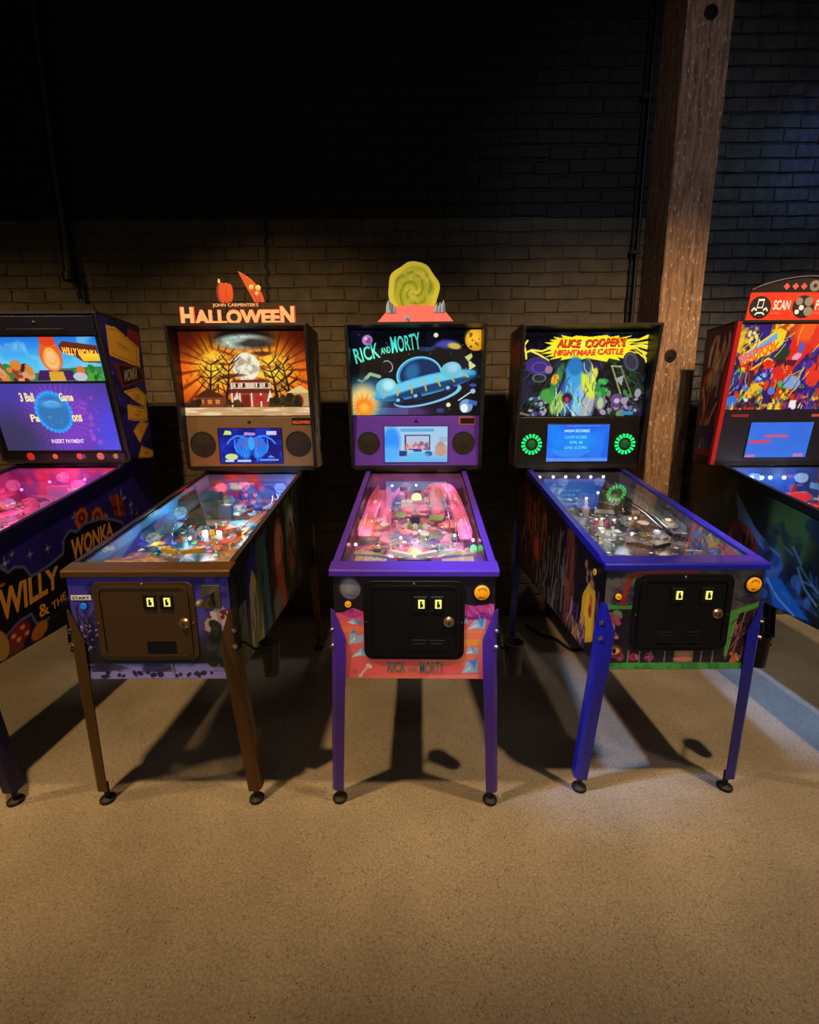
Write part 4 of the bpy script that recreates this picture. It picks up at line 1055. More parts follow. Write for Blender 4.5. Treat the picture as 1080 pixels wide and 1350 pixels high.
# ================================================== machine: purple cabinet, space backglass
def art_space():
    c = Cv(108, 85, 952, 650, 280, 190, (4, 6, 12))
    c.cloud(170, 7, (16, 18, 40), .5, .75, .8)
    rd = random.Random(6)
    for i in range(90):
        r = rd.uniform(1.2, 3.2); c.ell(rd.uniform(110, 950), rd.uniform(90, 640), r, r, (190, 200, 220), a=rd.uniform(.3, .9))
    c.ell(215, 147, 34, 34, (176, 120, 176)); c.ell(222, 150, 20, 20, (120, 70, 140), soft=.6); c.ell(206, 138, 10, 10, (230, 190, 220), soft=.8)
    c.ell(660, 118, 15, 15, (220, 214, 190)); c.ell(745, 582, 15, 15, (230, 220, 180)); c.ell(866, 370, 11, 11, (226, 210, 170))
    c.ell(918, 150, 68, 72, (214, 146, 24)); c.ell(900, 140, 44, 50, (240, 184, 50), soft=.9); c.blobs(5, 10, [(150, 90, 10), (90, 70, 10)], 870, 110, 950, 200, 4, 12)
    c.ell(205, 545, 130, 130, (70, 150, 190), soft=1.0, a=.9); c.rect(108, 600, 480, 650, (70, 150, 200), .6)
    c.ell(180, 560, 95, 110, (236, 196, 110), soft=.7); c.ell(185, 595, 60, 60, (240, 130, 30), soft=.6); c.ell(187, 600, 34, 34, (255, 176, 60), soft=.7); c.rays(185, 595, 18, (214, 100, 20), .5, 20, 110, 1)
    c.ell(470, 640, 150, 60, (96, 60, 130), soft=.8, a=.7)
    # comet trail, moon crescent
    c.line([(560, 205), (620, 210), (680, 180)], 26, (50, 90, 150), .5); c.ell(735, 178, 70, 28, (70, 64, 160), soft=.6); c.ell(780, 190, 44, 20, (196, 176, 70), 10, soft=.5)
    c.ring(345, 320, 30, 38, 6, (190, 210, 226), -30, .8); c.ell(330, 330, 34, 40, (20, 12, 24))
    c.line([(200, 400), (230, 370), (290, 388)], 22, (140, 176, 140)); c.line([(150, 410), (175, 420), (200, 400)], 12, (110, 150, 130))
    # plain flying saucer
    def rot(x, y, a=-14, cx=590, cy=450):
        ca, sa = math.cos(R(a)), math.sin(R(a)); return (cx + x * ca - y * sa, cy + x * sa + y * ca)
    c.ell(*rot(0, 70), 230, 62, (120, 190, 226), -14); c.ell(*rot(-10, 60), 215, 58, (10, 20, 40), -14)
    c.ell(*rot(-20, -78), 150, 122, (50, 150, 196), -10); c.ell(*rot(-14, -74), 134, 108, (12, 40, 84), -10); c.ell(*rot(-60, -110), 46, 60, (30, 96, 150), 20, soft=.7)
    c.ring(*rot(-20, -78), 146, 118, 7, (120, 214, 240), -10)
    c.ell(*rot(0, 0), 345, 66, (46, 136, 190), -14); c.ell(*rot(-10, -16), 315, 46, (100, 196, 232), -14, soft=.4); c.ell(*rot(40, 26), 300, 26, (16, 60, 104), -14, soft=.5)
    for k in range(-3, 4): c.line([rot(k * 84, -44 + abs(k) * 8), rot(k * 96, 34 - abs(k) * 7)], 11, (190, 170, 90))
    for k in (-250, 190): c.ell(*rot(k, -58), 68, 54, (104, 184, 204), -14); 
    c.ell(*rot(-232, -62), 40, 36, (170, 226, 232), soft=.7); c.ell(*rot(205, -70), 36, 32, (150, 200, 226), soft=.7)
    for k in (-190, -70, 150): c.ell(*rot(k, 58), 32, 26, (20, 34, 70), -14); c.ell(*rot(k - 8, 52), 14, 12, (120, 190, 220), -14)
    # small satellite and hourglass
    c.line([(812, 552), (900, 490)], 8, (200, 214, 226)); c.ell(905, 490, 17, 17, (150, 180, 210)); c.ell(862, 590, 44, 46, (110, 150, 200)); c.ell(850, 606, 24, 30, (226, 234, 236)); c.poly([(880, 545), (935, 560), (930, 590), (876, 575)], (60, 90, 170))
    c.poly([(848, 262), (890, 238), (898, 262), (872, 292)], (190, 196, 120)); c.poly([(872, 292), (884, 290), (922, 322), (880, 348)], (214, 206, 140))
    c.ell(905, 450, 24, 12, (60, 70, 150)); c.ell(690, 620, 26, 16, (56, 50, 130))
    return c

def art_front_pink():
    T = lambda x, y: ((x - 521) * .588, (y - 665) * .664)
    c = Cv(-269, 0, 269, 370, 240, 165, (24, 20, 30))
    P = lambda pts, col, a=1: c.poly([T(*q) for q in pts], col, a)
    c.grad([(0, (22, 18, 28)), (.32, (34, 26, 40)), (.36, (226, 96, 120)), (.6, (230, 100, 96)), (1, (238, 112, 120))])
    c.rect(-269, 0, 269, 128, (28, 22, 34))
    P([(40, 890), (110, 860), (170, 832), (260, 865), (300, 900), (300, 960), (40, 960)], (222, 90, 130)); P([(100, 865), (160, 834), (250, 868), (170, 890)], (190, 60, 150))
    P([(760, 800), (860, 820), (1000, 805), (1000, 900), (760, 900)], (196, 70, 150)); P([(760, 860), (850, 880), (900, 850), (1000, 870), (1000, 892), (760, 896)], (120, 40, 130)); c.strokes(2, 14, [(226, 120, 180), (150, 50, 140)], 140, 92, 262, 140, 40, 4, 60, 20)
    P([(40, 900), (1000, 895), (1000, 1222), (40, 1222)], (232, 100, 104)); P([(40, 930), (1000, 950), (1000, 970), (40, 960)], (240, 130, 90), .8); P([(760, 1000), (1000, 1000), (1000, 1032), (760, 1032)], (236, 170, 30))
    c.cloud(70, 4, (240, 140, 100), .5, .7, .6, 3, .5, 175)
    for pts in ([(135, 910), (170, 890), (228, 908), (190, 922)], [(140, 1030), (148, 970), (176, 948), (186, 985), (230, 975), (222, 1022)], [(150, 1105), (215, 1050), (255, 1040), (258, 1090)],
                [(800, 912), (828, 872), (830, 912)], [(830, 945), (870, 893), (930, 885), (930, 940)], [(820, 1082), (842, 1035), (862, 1060), (895, 1042), (890, 1080)], [(800, 1190), (832, 1120), (890, 1110), (895, 1185)]):
        P(pts, (150, 190, 220))
        cx = sum(q[0] for q in pts) / len(pts); cy = sum(q[1] for q in pts) / len(pts)
        P([(cx, cy - 14), pts[1], pts[2], (cx + 20, cy + 22)], (84, 140, 206)); P([pts[0], (cx - 8, cy), (cx - 4, cy + 16)], (210, 232, 238))
    c.line([T(205, 1205), T(245, 1160)], 7, (214, 200, 214)); c.ell(*T(252, 1148), 9, 6, (224, 214, 226)); c.ell(*T(263, 1158), 7, 6, (224, 214, 226)); c.ell(*T(205, 1208), 8, 6, (214, 200, 214)); c.ring(*T(172, 1182), 6, 6, 2, (120, 60, 90))
    P([(600, 1205), (905, 1195), (905, 1222), (600, 1222)], (246, 130, 136))
    c.ell(*T(160, 732), 34, 36, (96, 96, 112)); c.ell(*T(150, 718), 24, 26, (140, 140, 156), soft=1.2); c.strokes(4, 8, [(60, 60, 76), (160, 160, 176)], -236, 26, -196, 66, 34, 3, 8, 6, .6)
    return c

M_PURPLE = pbr('purple_powder', (84, 50, 190), .3, .1, coat=.3)
M_SPK3 = pbr('purple_speaker_panel', (88, 54, 190), .42)
def door_black(slots, lock, ret, launch, start):
    def fn(root, y):
        coin_door(root, M_BLKS, y, 1, 0, slots, lock, ret)
        b = round_button(root, 'launch_button', launch[0], y, launch[1], .0265, M_ORANGE)
        arc_text(b, 'LAUNCH', launch[0], y - .0086, launch[1], .0165, 150, 30, .008, M_INK); arc_text(b, 'BALL', launch[0], y - .0086, launch[1], .0165, 235, 305, .008, M_INK)
        b = round_button(root, 'start_button', start[0], y, start[1], .0115, M_ORANGE)
        lettering('START', (start[0] - .008, y - .0086, start[1] - .002), (.016, 0, 0), (0, 0, .004), M_INK, b)
    return fn

def backbox_space(S, root):
    bg = S['sheet_on']('backglass', art_space(), -.343, 1.452, .343, 1.886, .003, 1.1, root)
    teal = glow('teal_letters', (74, 206, 190), 1.0); dk = pbr('teal_shadow', (10, 60, 70), .4, 0, (10, 70, 80), .8)
    X = lambda x: (x - 530) / 422 * .343
    Z = lambda y: 1.886 - (y - 85) / 565 * .434
    jag = lambda a, b: (a, b * (1 + .25 * abs(a - .5)) - .1 * abs(a - .5))
    for key, x, y, wd, h, r in (('RICK', 140, 300, 165, 92, 14), ('AND', 306, 240, 62, 40, 10), ('MORTY', 376, 232, 190, 100, 8)):
        S['text_on'](key, X(x) - .002, Z(y) - .003, X(x + wd) + .003, Z(y - h) + .001, .0045, dk, bg, r, jag)
        S['text_on'](key, X(x), Z(y), X(x + wd), Z(y - h), .0055, teal, bg, r, jag)
    sp = S['slab']('speaker_panel', -.343, 1.172, .343, 1.447, -.002, .004, M_SPK3, root, .002)
    for x in (-.260, .258): speaker_round(root, S, sp, x, 1.302, .061)
    MB().prism([(-.011, 1.412), (.011, 1.412), (0, 1.432)], (0, 1.10 - .004, 0), (1, 0, 0), (0, 0, 1), (0, -.002, 0)).build('panel_lock', M_BLK, sp)
    for x in (-.25, .25): MB().box(x - .03, 1.085, 1.160, x + .03, 1.100, 1.176).build('hinge', M_BLK, sp)
    scr = S['slab']('screen', -.176, 1.193, .176, 1.393, .004, .007, M_BLK, root, .001)
    c = Cv(325, 725, 735, 955, 160, 95, (164, 196, 226))
    c.grad([(0, (150, 196, 232)), (.6, (170, 200, 226)), (1, (96, 170, 236))])
    c.ell(370, 820, 56, 92, (50, 140, 246), soft=.5); c.ell(360, 900, 60, 50, (80, 170, 250), soft=.8); c.rect(430, 738, 645, 758, (90, 166, 214)); c.ell(690, 870, 32, 48, (176, 136, 120)); c.rect(655, 846, 735, 910, (190, 150, 136), .8); c.rect(680, 790, 735, 822, (150, 170, 190), .7)
    c.rect(455, 778, 624, 876, (40, 44, 90)); c.rect(465, 786, 614, 868, (176, 190, 220)); c.blobs(3, 22, [(196, 110, 120), (220, 150, 150), (120, 100, 140)], 468, 830, 612, 868, 6, 16); 
    c.rect(420, 880, 470, 916, (40, 56, 120)); c.ell(610, 900, 26, 18, (60, 80, 160)); c.rect(512, 872, 566, 888, (40, 60, 150)); c.ell(540, 915, 70, 24, (90, 190, 226), soft=.6)
    S['sheet_on']('screen_picture', c, -.172, 1.197, .172, 1.390, .0075, 1.05, scr)
    bd = S['slab']('badge', .232, 1.398, .322, 1.440, .004, .006, pbr('badge_gold', (170, 96, 60), .4), root, .001)
    S['slab']('badge_plate', .240, 1.404, .316, 1.434, .006, .0066, M_BLK, bd)
    # topper: lime disc rising from a pink ground sheet with pale crystals
    y = 1.02
    tp = thing_part('topper', root)
    ground = Cv(-200, 0, 200, 90, 90, 24, (238, 112, 116)); ground.cloud(60, 3, (246, 140, 130), .5, .7, .8, 2, .6); ground.ell(-38, 74, 16, 13, (160, 180, 196))
    base = [(-.200, 1.906), (.196, 1.906), (.150, 1.960), (.110, 1.985), (.0, 1.992), (-.110, 1.985), (-.150, 1.958)]
    g = MB().prism(base, (0, y, 0), (1, 0, 0), (0, 0, 1), (0, .005, 0)).build('topper_ground', pbr('salmon_sheet', (240, 116, 116), .4, 0, (240, 110, 110), .35), root)
    c = Cv(-130, -150, 130, 150, 90, 100, (170, 186, 50))
    rr = np.hypot(c.X / 1.0, c.Y / 1.12); th = np.arctan2(c.Y, c.X)
    k = np.sin(rr * .16 + th * 3 + 2.2 * fbm(c.X + 300, c.Y + 300, 60, 4))
    c.mix((k - .1) * 1.2, (110, 140, 40), .75); c.mix((rr - 95) / 12, (206, 214, 70)); c.mix((26 - rr) / 26, (214, 224, 140), .5); c.cloud(22, 8, (214, 220, 110), .55, .7, .5)
    ctr, ra, rb = Vector((-.011, y + .008, 2.060)), .128, .134
    wob = lambda t: 1 + .025 * np.sin(5 * t + 1) + .02 * np.sin(8 * t)
    def fn(u, v):
        q = v; t = 2 * math.pi * u
        return ctr.x + ra * q * wob(t) * np.cos(t), ctr.y - .001 + 0 * u, ctr.z + rb * q * wob(t) * np.sin(t)
    cc = Cv(0, 0, 1, 1, 90, 40); U, V = np.meshgrid(np.linspace(0, 1, 90), np.linspace(0, 1, 40))
    px = ((128 * V * np.cos(2 * math.pi * U) + 130) / 260 * 89).clip(0, 89).astype(int); py = ((-134 * V * np.sin(2 * math.pi * U) + 150) / 300 * 99).clip(0, 99).astype(int)
    cc.C = c.C[py, px]
    d = MB().prism([(ra * wob(R(t)) * math.cos(R(t)), rb * wob(R(t)) * math.sin(R(t))) for t in range(0, 360, 6)], ctr, (1, 0, 0), (0, 0, 1), (0, .004, 0)).build('topper_disc', pbr('lime_sheet', (176, 190, 60), .4), root)
    sheet('disc_print', cc, fn, printmat(.12, .35), d)
    cry = pbr('pale_crystal', (150, 172, 196), .35, 0, (150, 176, 206), .25); cryd = pbr('blue_crystal', (110, 134, 170), .35)
    for x0, x1, z, xt in ((-.150, -.110, 2.016, -.138), (-.118, -.098, 1.990, -.104), (.092, .112, 2.0, .108), (.108, .128, 2.005, .124), (.120, .150, 2.012, .140), (-.060, -.030, 1.935, -.046)):
        MB().prism([(x0, 1.940 if z < 1.95 else 1.955), (x1, 1.938 if z < 1.95 else 1.953), (x1 - .002, z - .02), (xt, z), (x0 + .001, z - .03)], (0, y - .005, 0), (1, 0, 0), (0, 0, 1), (0, .005, 0)).build('crystal', cry, g, bevel=.001)
        MB().prism([(x0 + (x1 - x0) * .55, 1.955 if z > 1.95 else 1.92), (x1 - .001, 1.955 if z > 1.95 else 1.92), (x1 - .003, z - .022), (xt, z - .004)], (0, y - .0062, 0), (1, 0, 0), (0, 0, 1), (0, .0012, 0)).build('crystal_face', cryd, g)

def thing_part(name, root): return None

def toys_space(S, root, pf, pz, xp, bk):
    pink = clearplastic('pink_ramp', (255, 150, 200), .55); pinks = pbr('pink_plastic', (240, 130, 170), .3); whp = pbr('white_plastic', (220, 224, 226), .35)
    redp = pbr('red_plastic', (190, 44, 36), .35); wht = glow('led_white', (235, 240, 255), 6); lp = glow('led_pink', (255, 180, 225), 7); grn = glow('led_green', (60, 255, 120), 3)
    yel = glow('cream_lamp', (255, 230, 150), 1.6); purp = pbr('purple_plastic', (104, 70, 150), .35); green = pbr('green_plastic', (120, 170, 60), .4); orange = pbr('orange_plastic', (236, 110, 50), .35)
    apron(S, root, pf, pz, xp, purp, pbr('tan_card', (176, 160, 150), .5), M_BLK, .205, .040)
    for sx in (-1, 1):
        P = [(sx * .09, .205), (sx * .235, .205), (sx * .235, .262), (sx * .17, .272), (sx * .12, .245)]
        plastic(pf, pz, P if sx > 0 else P[::-1], green, .026)
    flipper(pf, pz, -.075, .228, -28, whp, M_RUB); flipper(pf, pz, .075, .228, 208, whp, M_RUB)
    slingshot(pf, pz, -1, .09, .34, pinks, whp); slingshot(pf, pz, 1, .09, .34, pinks, whp)
    for k in range(5): MB().box(-.062 + k * .027, .272, pz(.29) + .001, -.044 + k * .027, .296, pz(.29) + .005).build('lane_insert', wht if k % 2 else pbr('cream_insert', (250, 244, 214), .3, 0, (250, 240, 200), .9), pf)
    # house toy: two white storeys under a red hipped roof
    y = .93; z = pz(y)
    h = MB().box(.045, y, z, .125, y + .05, z + .045).build('toy_house', whp, pf); 
    MB().box(.05, y + .002, z + .045, .12, y + .048, z + .082).build('toy_house', whp, pf)
    MB().add([(.042, y - .004, z + .082), (.128, y - .004, z + .082), (.128, y + .054, z + .082), (.042, y + .054, z + .082), (.07, y + .025, z + .122), (.10, y + .025, z + .122)], [(0, 1, 5, 4), (1, 2, 5), (2, 3, 4, 5), (3, 0, 4), (3, 2, 1, 0)]).build('toy_roof', pbr('pink_roof', (210, 90, 120), .5), pf)
    for xx in (.056, .073, .09, .107):
        for zz in (.012, .056): MB().box(xx - .005, y - .0015, z + zz, xx + .005, y + .001, z + zz + .018).build('toy_window', purp, pf)
    y = .86; z = pz(y)
    MB().box(-.075, y, z, -.018, y + .06, z + .05).build('toy_garage', whp, pf, bevel=.002); MB().box(-.08, y - .004, z, -.013, y + .004, z + .018).build('toy_step', pbr('crimson_plastic', (196, 60, 100), .4), pf, bevel=.002)
    MB().lathe([(.026, 0), (.027, .012), (.02, .028), (.004, .034)], (.004, .92, pz(.92) + .045), n=20).build('dome_lamp', yel, pf, True)
    MB().lathe([(.012, 0), (.012, .045)], (.004, .92, pz(.92)), n=12).build('dome_stem', pinks, pf, True)
    MB().lathe([(.055, 0), (.062, .02), (.055, .05), (.035, .07), (.004, .078)], (.165, .99, pz(.99) + .02), n=24).build('toy_dome', pbr('rose_dome', (230, 140, 170), .4), pf, True)
    MB().lathe([(.02, 0), (.036, .015), (.036, .04), (.02, .056), (.004, .06)], (-.095, .97, pz(.97) + .02), n=20).build('toy_pod', pbr('violet_pod', (170, 90, 150), .25), pf, True)
    # scoop hole and side saucer hole
    MB().box(-.02, .66, pz(.66), .02, .70, pz(.68) + .04).build('scoop', M_BLK, pf, bevel=.004)
    MB().lathe([(.019, .0), (.019, .002), (.002, .0022)], (-.155, .35, pz(.35)), n=18).build('saucer_hole', M_BLK, pf)
    ramp_channel(pf, [(.205, .36, pz(.36) + .045), (.20, .55, pz(.55) + .055), (.185, .80, pz(.8) + .075), (.16, .95, pz(.95) + .085), (.11, .98, pz(.98) + .085), (.09, .90, pz(.9) + .08), (.10, .78, pz(.78) + .05), (.11, .66, pz(.66) + .02)], pink, .05)
    ramp_channel(pf, [(-.205, .38, pz(.38) + .05), (-.20, .55, pz(.55) + .055), (-.195, .78, pz(.78) + .07), (-.17, .98, pz(.98) + .08)], pink, .055)
    ramp_channel(pf, [(-.13, .46, pz(.46) + .02), (-.135, .62, pz(.62) + .04), (-.14, .82, pz(.82) + .06), (-.11, .97, pz(.97) + .07)], pink, .045)
    wire_ramp(pf, [(.155, .40, pz(.4) + .05), (.165, .6, pz(.6) + .06), (.15, .8, pz(.8) + .075), (.13, .9, pz(.9) + .08)], M_CHROME)
    for x, y in ((.04, .78), (.10, .74), (-.04, .76)): bumper(pf, pz, x, y, whp, pinks, .024)
    for k in range(5): target(pf, pz, -.05 + k * .024, .60, green if k % 2 else whp)
    for k in range(18):
        rd = random.Random(k + 40); post_p(pf, pz, rd.uniform(-.19, .19), rd.uniform(.42, .85), rd.choice([whp, pinks, green, purp]))
    plastic(pf, pz, [(.12, .50), (.19, .50), (.20, .62), (.14, .60)], orange, .04); plastic(pf, pz, [(-.19, .47), (-.12, .50), (-.13, .60), (-.195, .62)], pinks, .04)
    plastic(pf, pz, [(.06, .62), (.12, .60), (.14, .68), (.08, .70)], green, .038); plastic(pf, pz, [(-.10, .66), (-.05, .64), (-.04, .72), (-.09, .74)], green, .038)
    # shooter lane plunger
    MB().cyl((.232, .13, pz(.13) + .02), (.232, .30, pz(.3) + .02), .008, n=12).build('shooter_rod', pinks, pf)
    MB().lathe([(.011, 0), (.012, .02), (.006, .026)], (.232, .31, pz(.31) + .012), n=12).build('lane_lamp', grn, pf, True)
    for x, y, hgt in ((-.232, .30, .045), (.232, .335, .05), (-.2, .62, .03), (-.21, .86, .05), (.21, .62, .035), (.2, .88, .06), (-.13, 1.03, .09), (.0, 1.04, .09), (.1, 1.04, .09), (.13, .42, .02), (-.06, .44, .02), (.02, .52, .02), (.17, .47, .02)):
        lamp(pf, x, y, pz(y) + hgt, .0065, lp)
    clutter(pf, pz, 5, [pinks, whp, purp, green, orange, pbr('rose_plastic', (250, 180, 205), .3)], [glow('insert_pink', (255, 150, 210), 1.3), glow('insert_cream', (250, 235, 190), 1.2), glow('insert_violet', (170, 140, 250), 1.2)], M_CHROME, 26, .33)

M3 = dict(label='purple pinball machine with space backglass and lime disc topper', x=0, y=0, rot=-1.3, hw=.270, zl=.939, slope=.190,
    hb=.359, zb0=1.167, zb1=1.893, yb=1.09, yt=.985, yr=1.27, recess=True, lock_m=M_PURPLE, rail_m=M_PURPLE, rail_w=.024, leg_m=M_PURPLE,
    front_art=art_front_pink(), backbox=backbox_space, toys=toys_space,
    side_art={-1: flatcv([(20, 14, 30), (60, 30, 80)], 3), 1: flatcv([(20, 14, 30), (60, 30, 80)], 6)},
    front_text=[(k, O, A, (0, h), pbr('green_ink', (34, 120, 104), .5), lambda a, b: (a, b * (1 + .3 * abs(a - .5)) - .12 * abs(a - .5))) for k, O, A, h in
                (('RICK', (-.092, .566), (.064, 0), .037), ('AND', (-.020, .568), (.030, 0), .015), ('MORTY', (.020, .562), (.082, 0), .042))],
    pf_art=(lambda c: (c.poly([(-60, 860), (60, 860), (26, 720), (-26, 720)], (250, 190, 70)), c.poly([(-60, 860), (-26, 720), (-60, 730), (-120, 850)], (240, 110, 90)), c.poly([(60, 860), (26, 720), (60, 730), (120, 850)], (250, 120, 150)), c.rect(-12, 720, 12, 860, (230, 230, 90)), c)[-1])(
        art_pf(31, (200, 130, 170), [(230, 150, 190), (150, 130, 190), (120, 170, 140), (90, 60, 110), (240, 200, 220)])),
    back_art=flatcv([(110, 60, 130), (150, 70, 140), (80, 40, 110)], 5),
    blades={-1: flatcv([(60, 30, 60), (96, 44, 84)], 4), 1: flatcv([(60, 30, 60), (96, 44, 84)], 9)},  # pinkish reflection on the inner walls is put into the blade colour
    lamps=[(-.2, .42, .995, (1, .42, .72), .22), (.2, .42, .995, (1, .42, .72), .22), (-.17, .70, 1.04, (1, .42, .70), .26), (.16, .66, 1.04, (1, .42, .70), .26), (-.05, .95, 1.09, (1, .42, .75), .26), (.16, .93, 1.09, (1, .5, .78), .24), (0, .33, .985, (1, .62, .75), .18), (0, .62, 1.03, (1, .6, .85), .22)],
    door=door_black(((.025, .82), (.081, .82)), (.117, .756), ((-.01, .648, .045, .690), (.05, .648, .105, .690)), (.226, .857), (-.221, .814)),
)

# ================================================== machine: blue legs, yellow-burst backglass
def art_burst():
    c = Cv(30, 75, 1030, 720, 290, 190, (10, 10, 18))
    c.cloud(150, 3, (40, 22, 70), .5, .66, .9); c.cloud(110, 8, (14, 50, 30), .5, .66, .9); c.cloud(60, 12, (6, 6, 10), .5, .6, .8)
    c.strokes(3, 70, [(20, 70, 40), (40, 30, 80), (30, 90, 60), (80, 80, 110)], 30, 280, 420, 700, 90, 5, 130, 25, .8); c.strokes(6, 60, [(50, 40, 90), (40, 90, 50), (90, 90, 100)], 640, 300, 1020, 700, 80, 5, 60, 40, .8)
    rd = random.Random(5); P = []
    for i in range(44):
        t = 2 * math.pi * i / 44; k = 1.0 if i % 2 else rd.uniform(1.12, 1.34)
        x = 580 + 310 * k * math.copysign(abs(math.cos(t)) ** .55, math.cos(t)) * .98; y = 190 + 82 * k * math.copysign(abs(math.sin(t)) ** .7, math.sin(t)); P.append((x, y))
    c.poly(P, (240, 226, 30)); c.ell(580, 190, 230, 60, (252, 240, 90), soft=.8, a=.7)
    for L in ([(300, 180), (200, 215), (120, 205), (75, 225), (60, 170), (85, 135)], [(110, 210), (180, 240), (255, 285)], [(75, 220), (80, 270)], [(860, 170), (930, 190), (1000, 230), (1030, 300)], [(870, 140), (960, 130), (1025, 100)], [(900, 180), (980, 170), (1030, 180)], [(570, 275), (600, 320), (610, 360)]):
        c.line(L, 15, (236, 214, 30)); c.line(L, 5, (252, 246, 150))
    for k in range(5): c.poly([(900, 150 + k * 10), (1030, 100 + k * 42), (1030, 122 + k * 42)], (236, 220, 40))
    # swirling plume of blue, green and yellow light in the middle, no figure
    for x, y, rx, ry, q, r in ((430, 560, 70, 150, (40, 110, 190), 12), (480, 440, 80, 170, (60, 160, 220), -8), (560, 600, 86, 150, (170, 176, 190), 0), (590, 470, 56, 120, (214, 226, 60), -20), (500, 620, 40, 120, (120, 190, 226), 6), (350, 620, 60, 90, (150, 190, 70), 30),
                               (270, 560, 70, 60, (70, 160, 70), 20), (330, 430, 36, 120, (50, 130, 60), 20), (315, 430, 30, 44, (240, 170, 40), 20), (620, 400, 30, 60, (226, 226, 90), 20), (560, 330, 40, 60, (40, 70, 110), 0), (470, 330, 60, 70, (30, 110, 180), 0)):
        c.ell(x, y, rx, ry, q, r, .92, soft=.35)
    c.strokes(9, 80, [(16, 40, 90), (200, 226, 120), (10, 20, 30), (230, 240, 240), (60, 140, 210)], 300, 300, 650, 720, 90, 6, 85, 35, .85)
    c.ell(420, 575, 40, 40, (40, 20, 60), soft=.5); c.ell(420, 590, 18, 20, (190, 50, 60), soft=.4)
    # purple machine left, frame right, pale rounded stones
    c.ell(180, 330, 105, 70, (54, 38, 110), 10); c.ring(190, 340, 60, 40, 8, (90, 70, 160)); c.ell(262, 356, 30, 30, (150, 110, 130)); c.ring(190, 420, 50, 30, 6, (110, 110, 130))
    c.line([(760, 330), (860, 580)], 12, (150, 150, 90)); c.line([(830, 330), (930, 550)], 8, (130, 126, 80)); c.line([(755, 330), (835, 335)], 10, (170, 170, 120)); c.poly([(790, 430), (860, 400), (850, 480)], (150, 156, 150))
    c.ell(910, 300, 60, 80, (46, 46, 62), -25); c.ring(910, 300, 44, 64, 8, (80, 80, 100), -25)
    c.blobs(12, 26, [(110, 90, 140), (150, 140, 160), (60, 120, 60), (90, 60, 120), (120, 130, 90)], 670, 520, 1000, 710, 14, 36); c.ell(690, 610, 44, 60, (120, 110, 140)); c.ell(690, 620, 24, 44, (170, 196, 130)); c.blobs(14, 10, [(40, 130, 60), (60, 170, 80)], 650, 430, 760, 560, 14, 34); c.ell(810, 590, 40, 44, (96, 70, 130)); c.ell(820, 600, 22, 20, (190, 170, 180))
    c.blobs(15, 20, [(150, 150, 170), (70, 60, 120), (110, 170, 170)], 130, 560, 260, 715, 8, 20); c.rect(860, 684, 960, 712, (40, 130, 190)); c.line([(30, 690), (120, 712)], 16, (120, 100, 90))
    return c

def art_front_stone():
    c = Cv(-269, 0, 269, 370, 220, 150, (64, 58, 72))
    c.cloud(60, 4, (86, 84, 78), .45, .6); c.cloud(30, 7, (40, 34, 56), .5, .62, .8); c.strokes(4, 40, [(34, 30, 40), (92, 96, 92)], -260, 0, 260, 130, 50, 3, 10, 60, .8)
    # red chain of segments round the door corner
    P = [(-180, 150), (-205, 120), (-200, 80), (-190, 40), (-170, 14), (-120, 8), (-40, 6), (40, 8)]
    Q = smooth([(a, b, 0) for a, b in P], 8)
    for q in Q: c.ell(q.x, q.y, 9, 6, (130, 40, 34)); c.ell(q.x - 2, q.y - 2, 4, 3, (190, 90, 70))
    for q in Q[::2]: c.line([(q.x, q.y), (q.x - 16, q.y - 5)], 2.5, (110, 50, 44))
    c.rect(-269, 130, -170, 330, (26, 20, 30)); c.rect(180, 150, 269, 330, (40, 22, 36)); c.rect(-269, 290, 269, 345, (36, 30, 38))
    c.poly([(-269, 120), (-200, 130), (-172, 126), (-172, 140), (-269, 142)], (60, 130, 60)); c.poly([(172, 150), (269, 115), (269, 135), (200, 160), (180, 320), (170, 320)], (70, 140, 60))
    for x in (190, 212, 245): c.line([(x + 14, 150), (x - 14, 330)], 3, (140, 150, 110))
    c.strokes(8, 16, [(120, 60, 80), (150, 90, 90), (80, 40, 60)], 196, 170, 250, 300, 50, 5, 120, 30)
    c.blobs(9, 10, [(150, 60, 90), (180, 130, 140), (110, 40, 80), (90, 120, 60)], -262, 150, -215, 250, 8, 18)
    c.ell(-224, 300, 30, 26, (120, 50, 70)); c.ell(-224, 298, 22, 13, (230, 200, 90)); c.ell(-221, 298, 7, 11, (20, 14, 16))
    for x in (-170, -130, -90, -40, 30, 90, 130): c.line([(x, 296), (x, 344)], 4, (130, 136, 130)); 
    for x, q in ((-150, (150, 40, 60)), (-95, (170, 70, 130)), (-200, (130, 60, 80))): c.ell(x, 322, 16, 16, q); c.blobs(int(x) + 300, 6, [(60, 20, 40), (220, 150, 160)], x - 12, 312, x + 12, 334, 2, 5)
    c.rect(-8, 296, 62, 344, (96, 110, 80)); c.ell(26, 312, 32, 8, (190, 120, 110)); c.ell(26, 330, 34, 9, (200, 110, 110)); c.rect(-8, 296, 62, 302, (130, 140, 90))
    c.rect(-269, 345, 269, 370, (70, 150, 66)); c.cloud(24, 5, (40, 100, 50), .55, .65, .6, 1, 1, 345); c.blobs(3, 8, [(200, 150, 90), (190, 90, 60)], 190, 300, 230, 345, 6, 14)
    return c

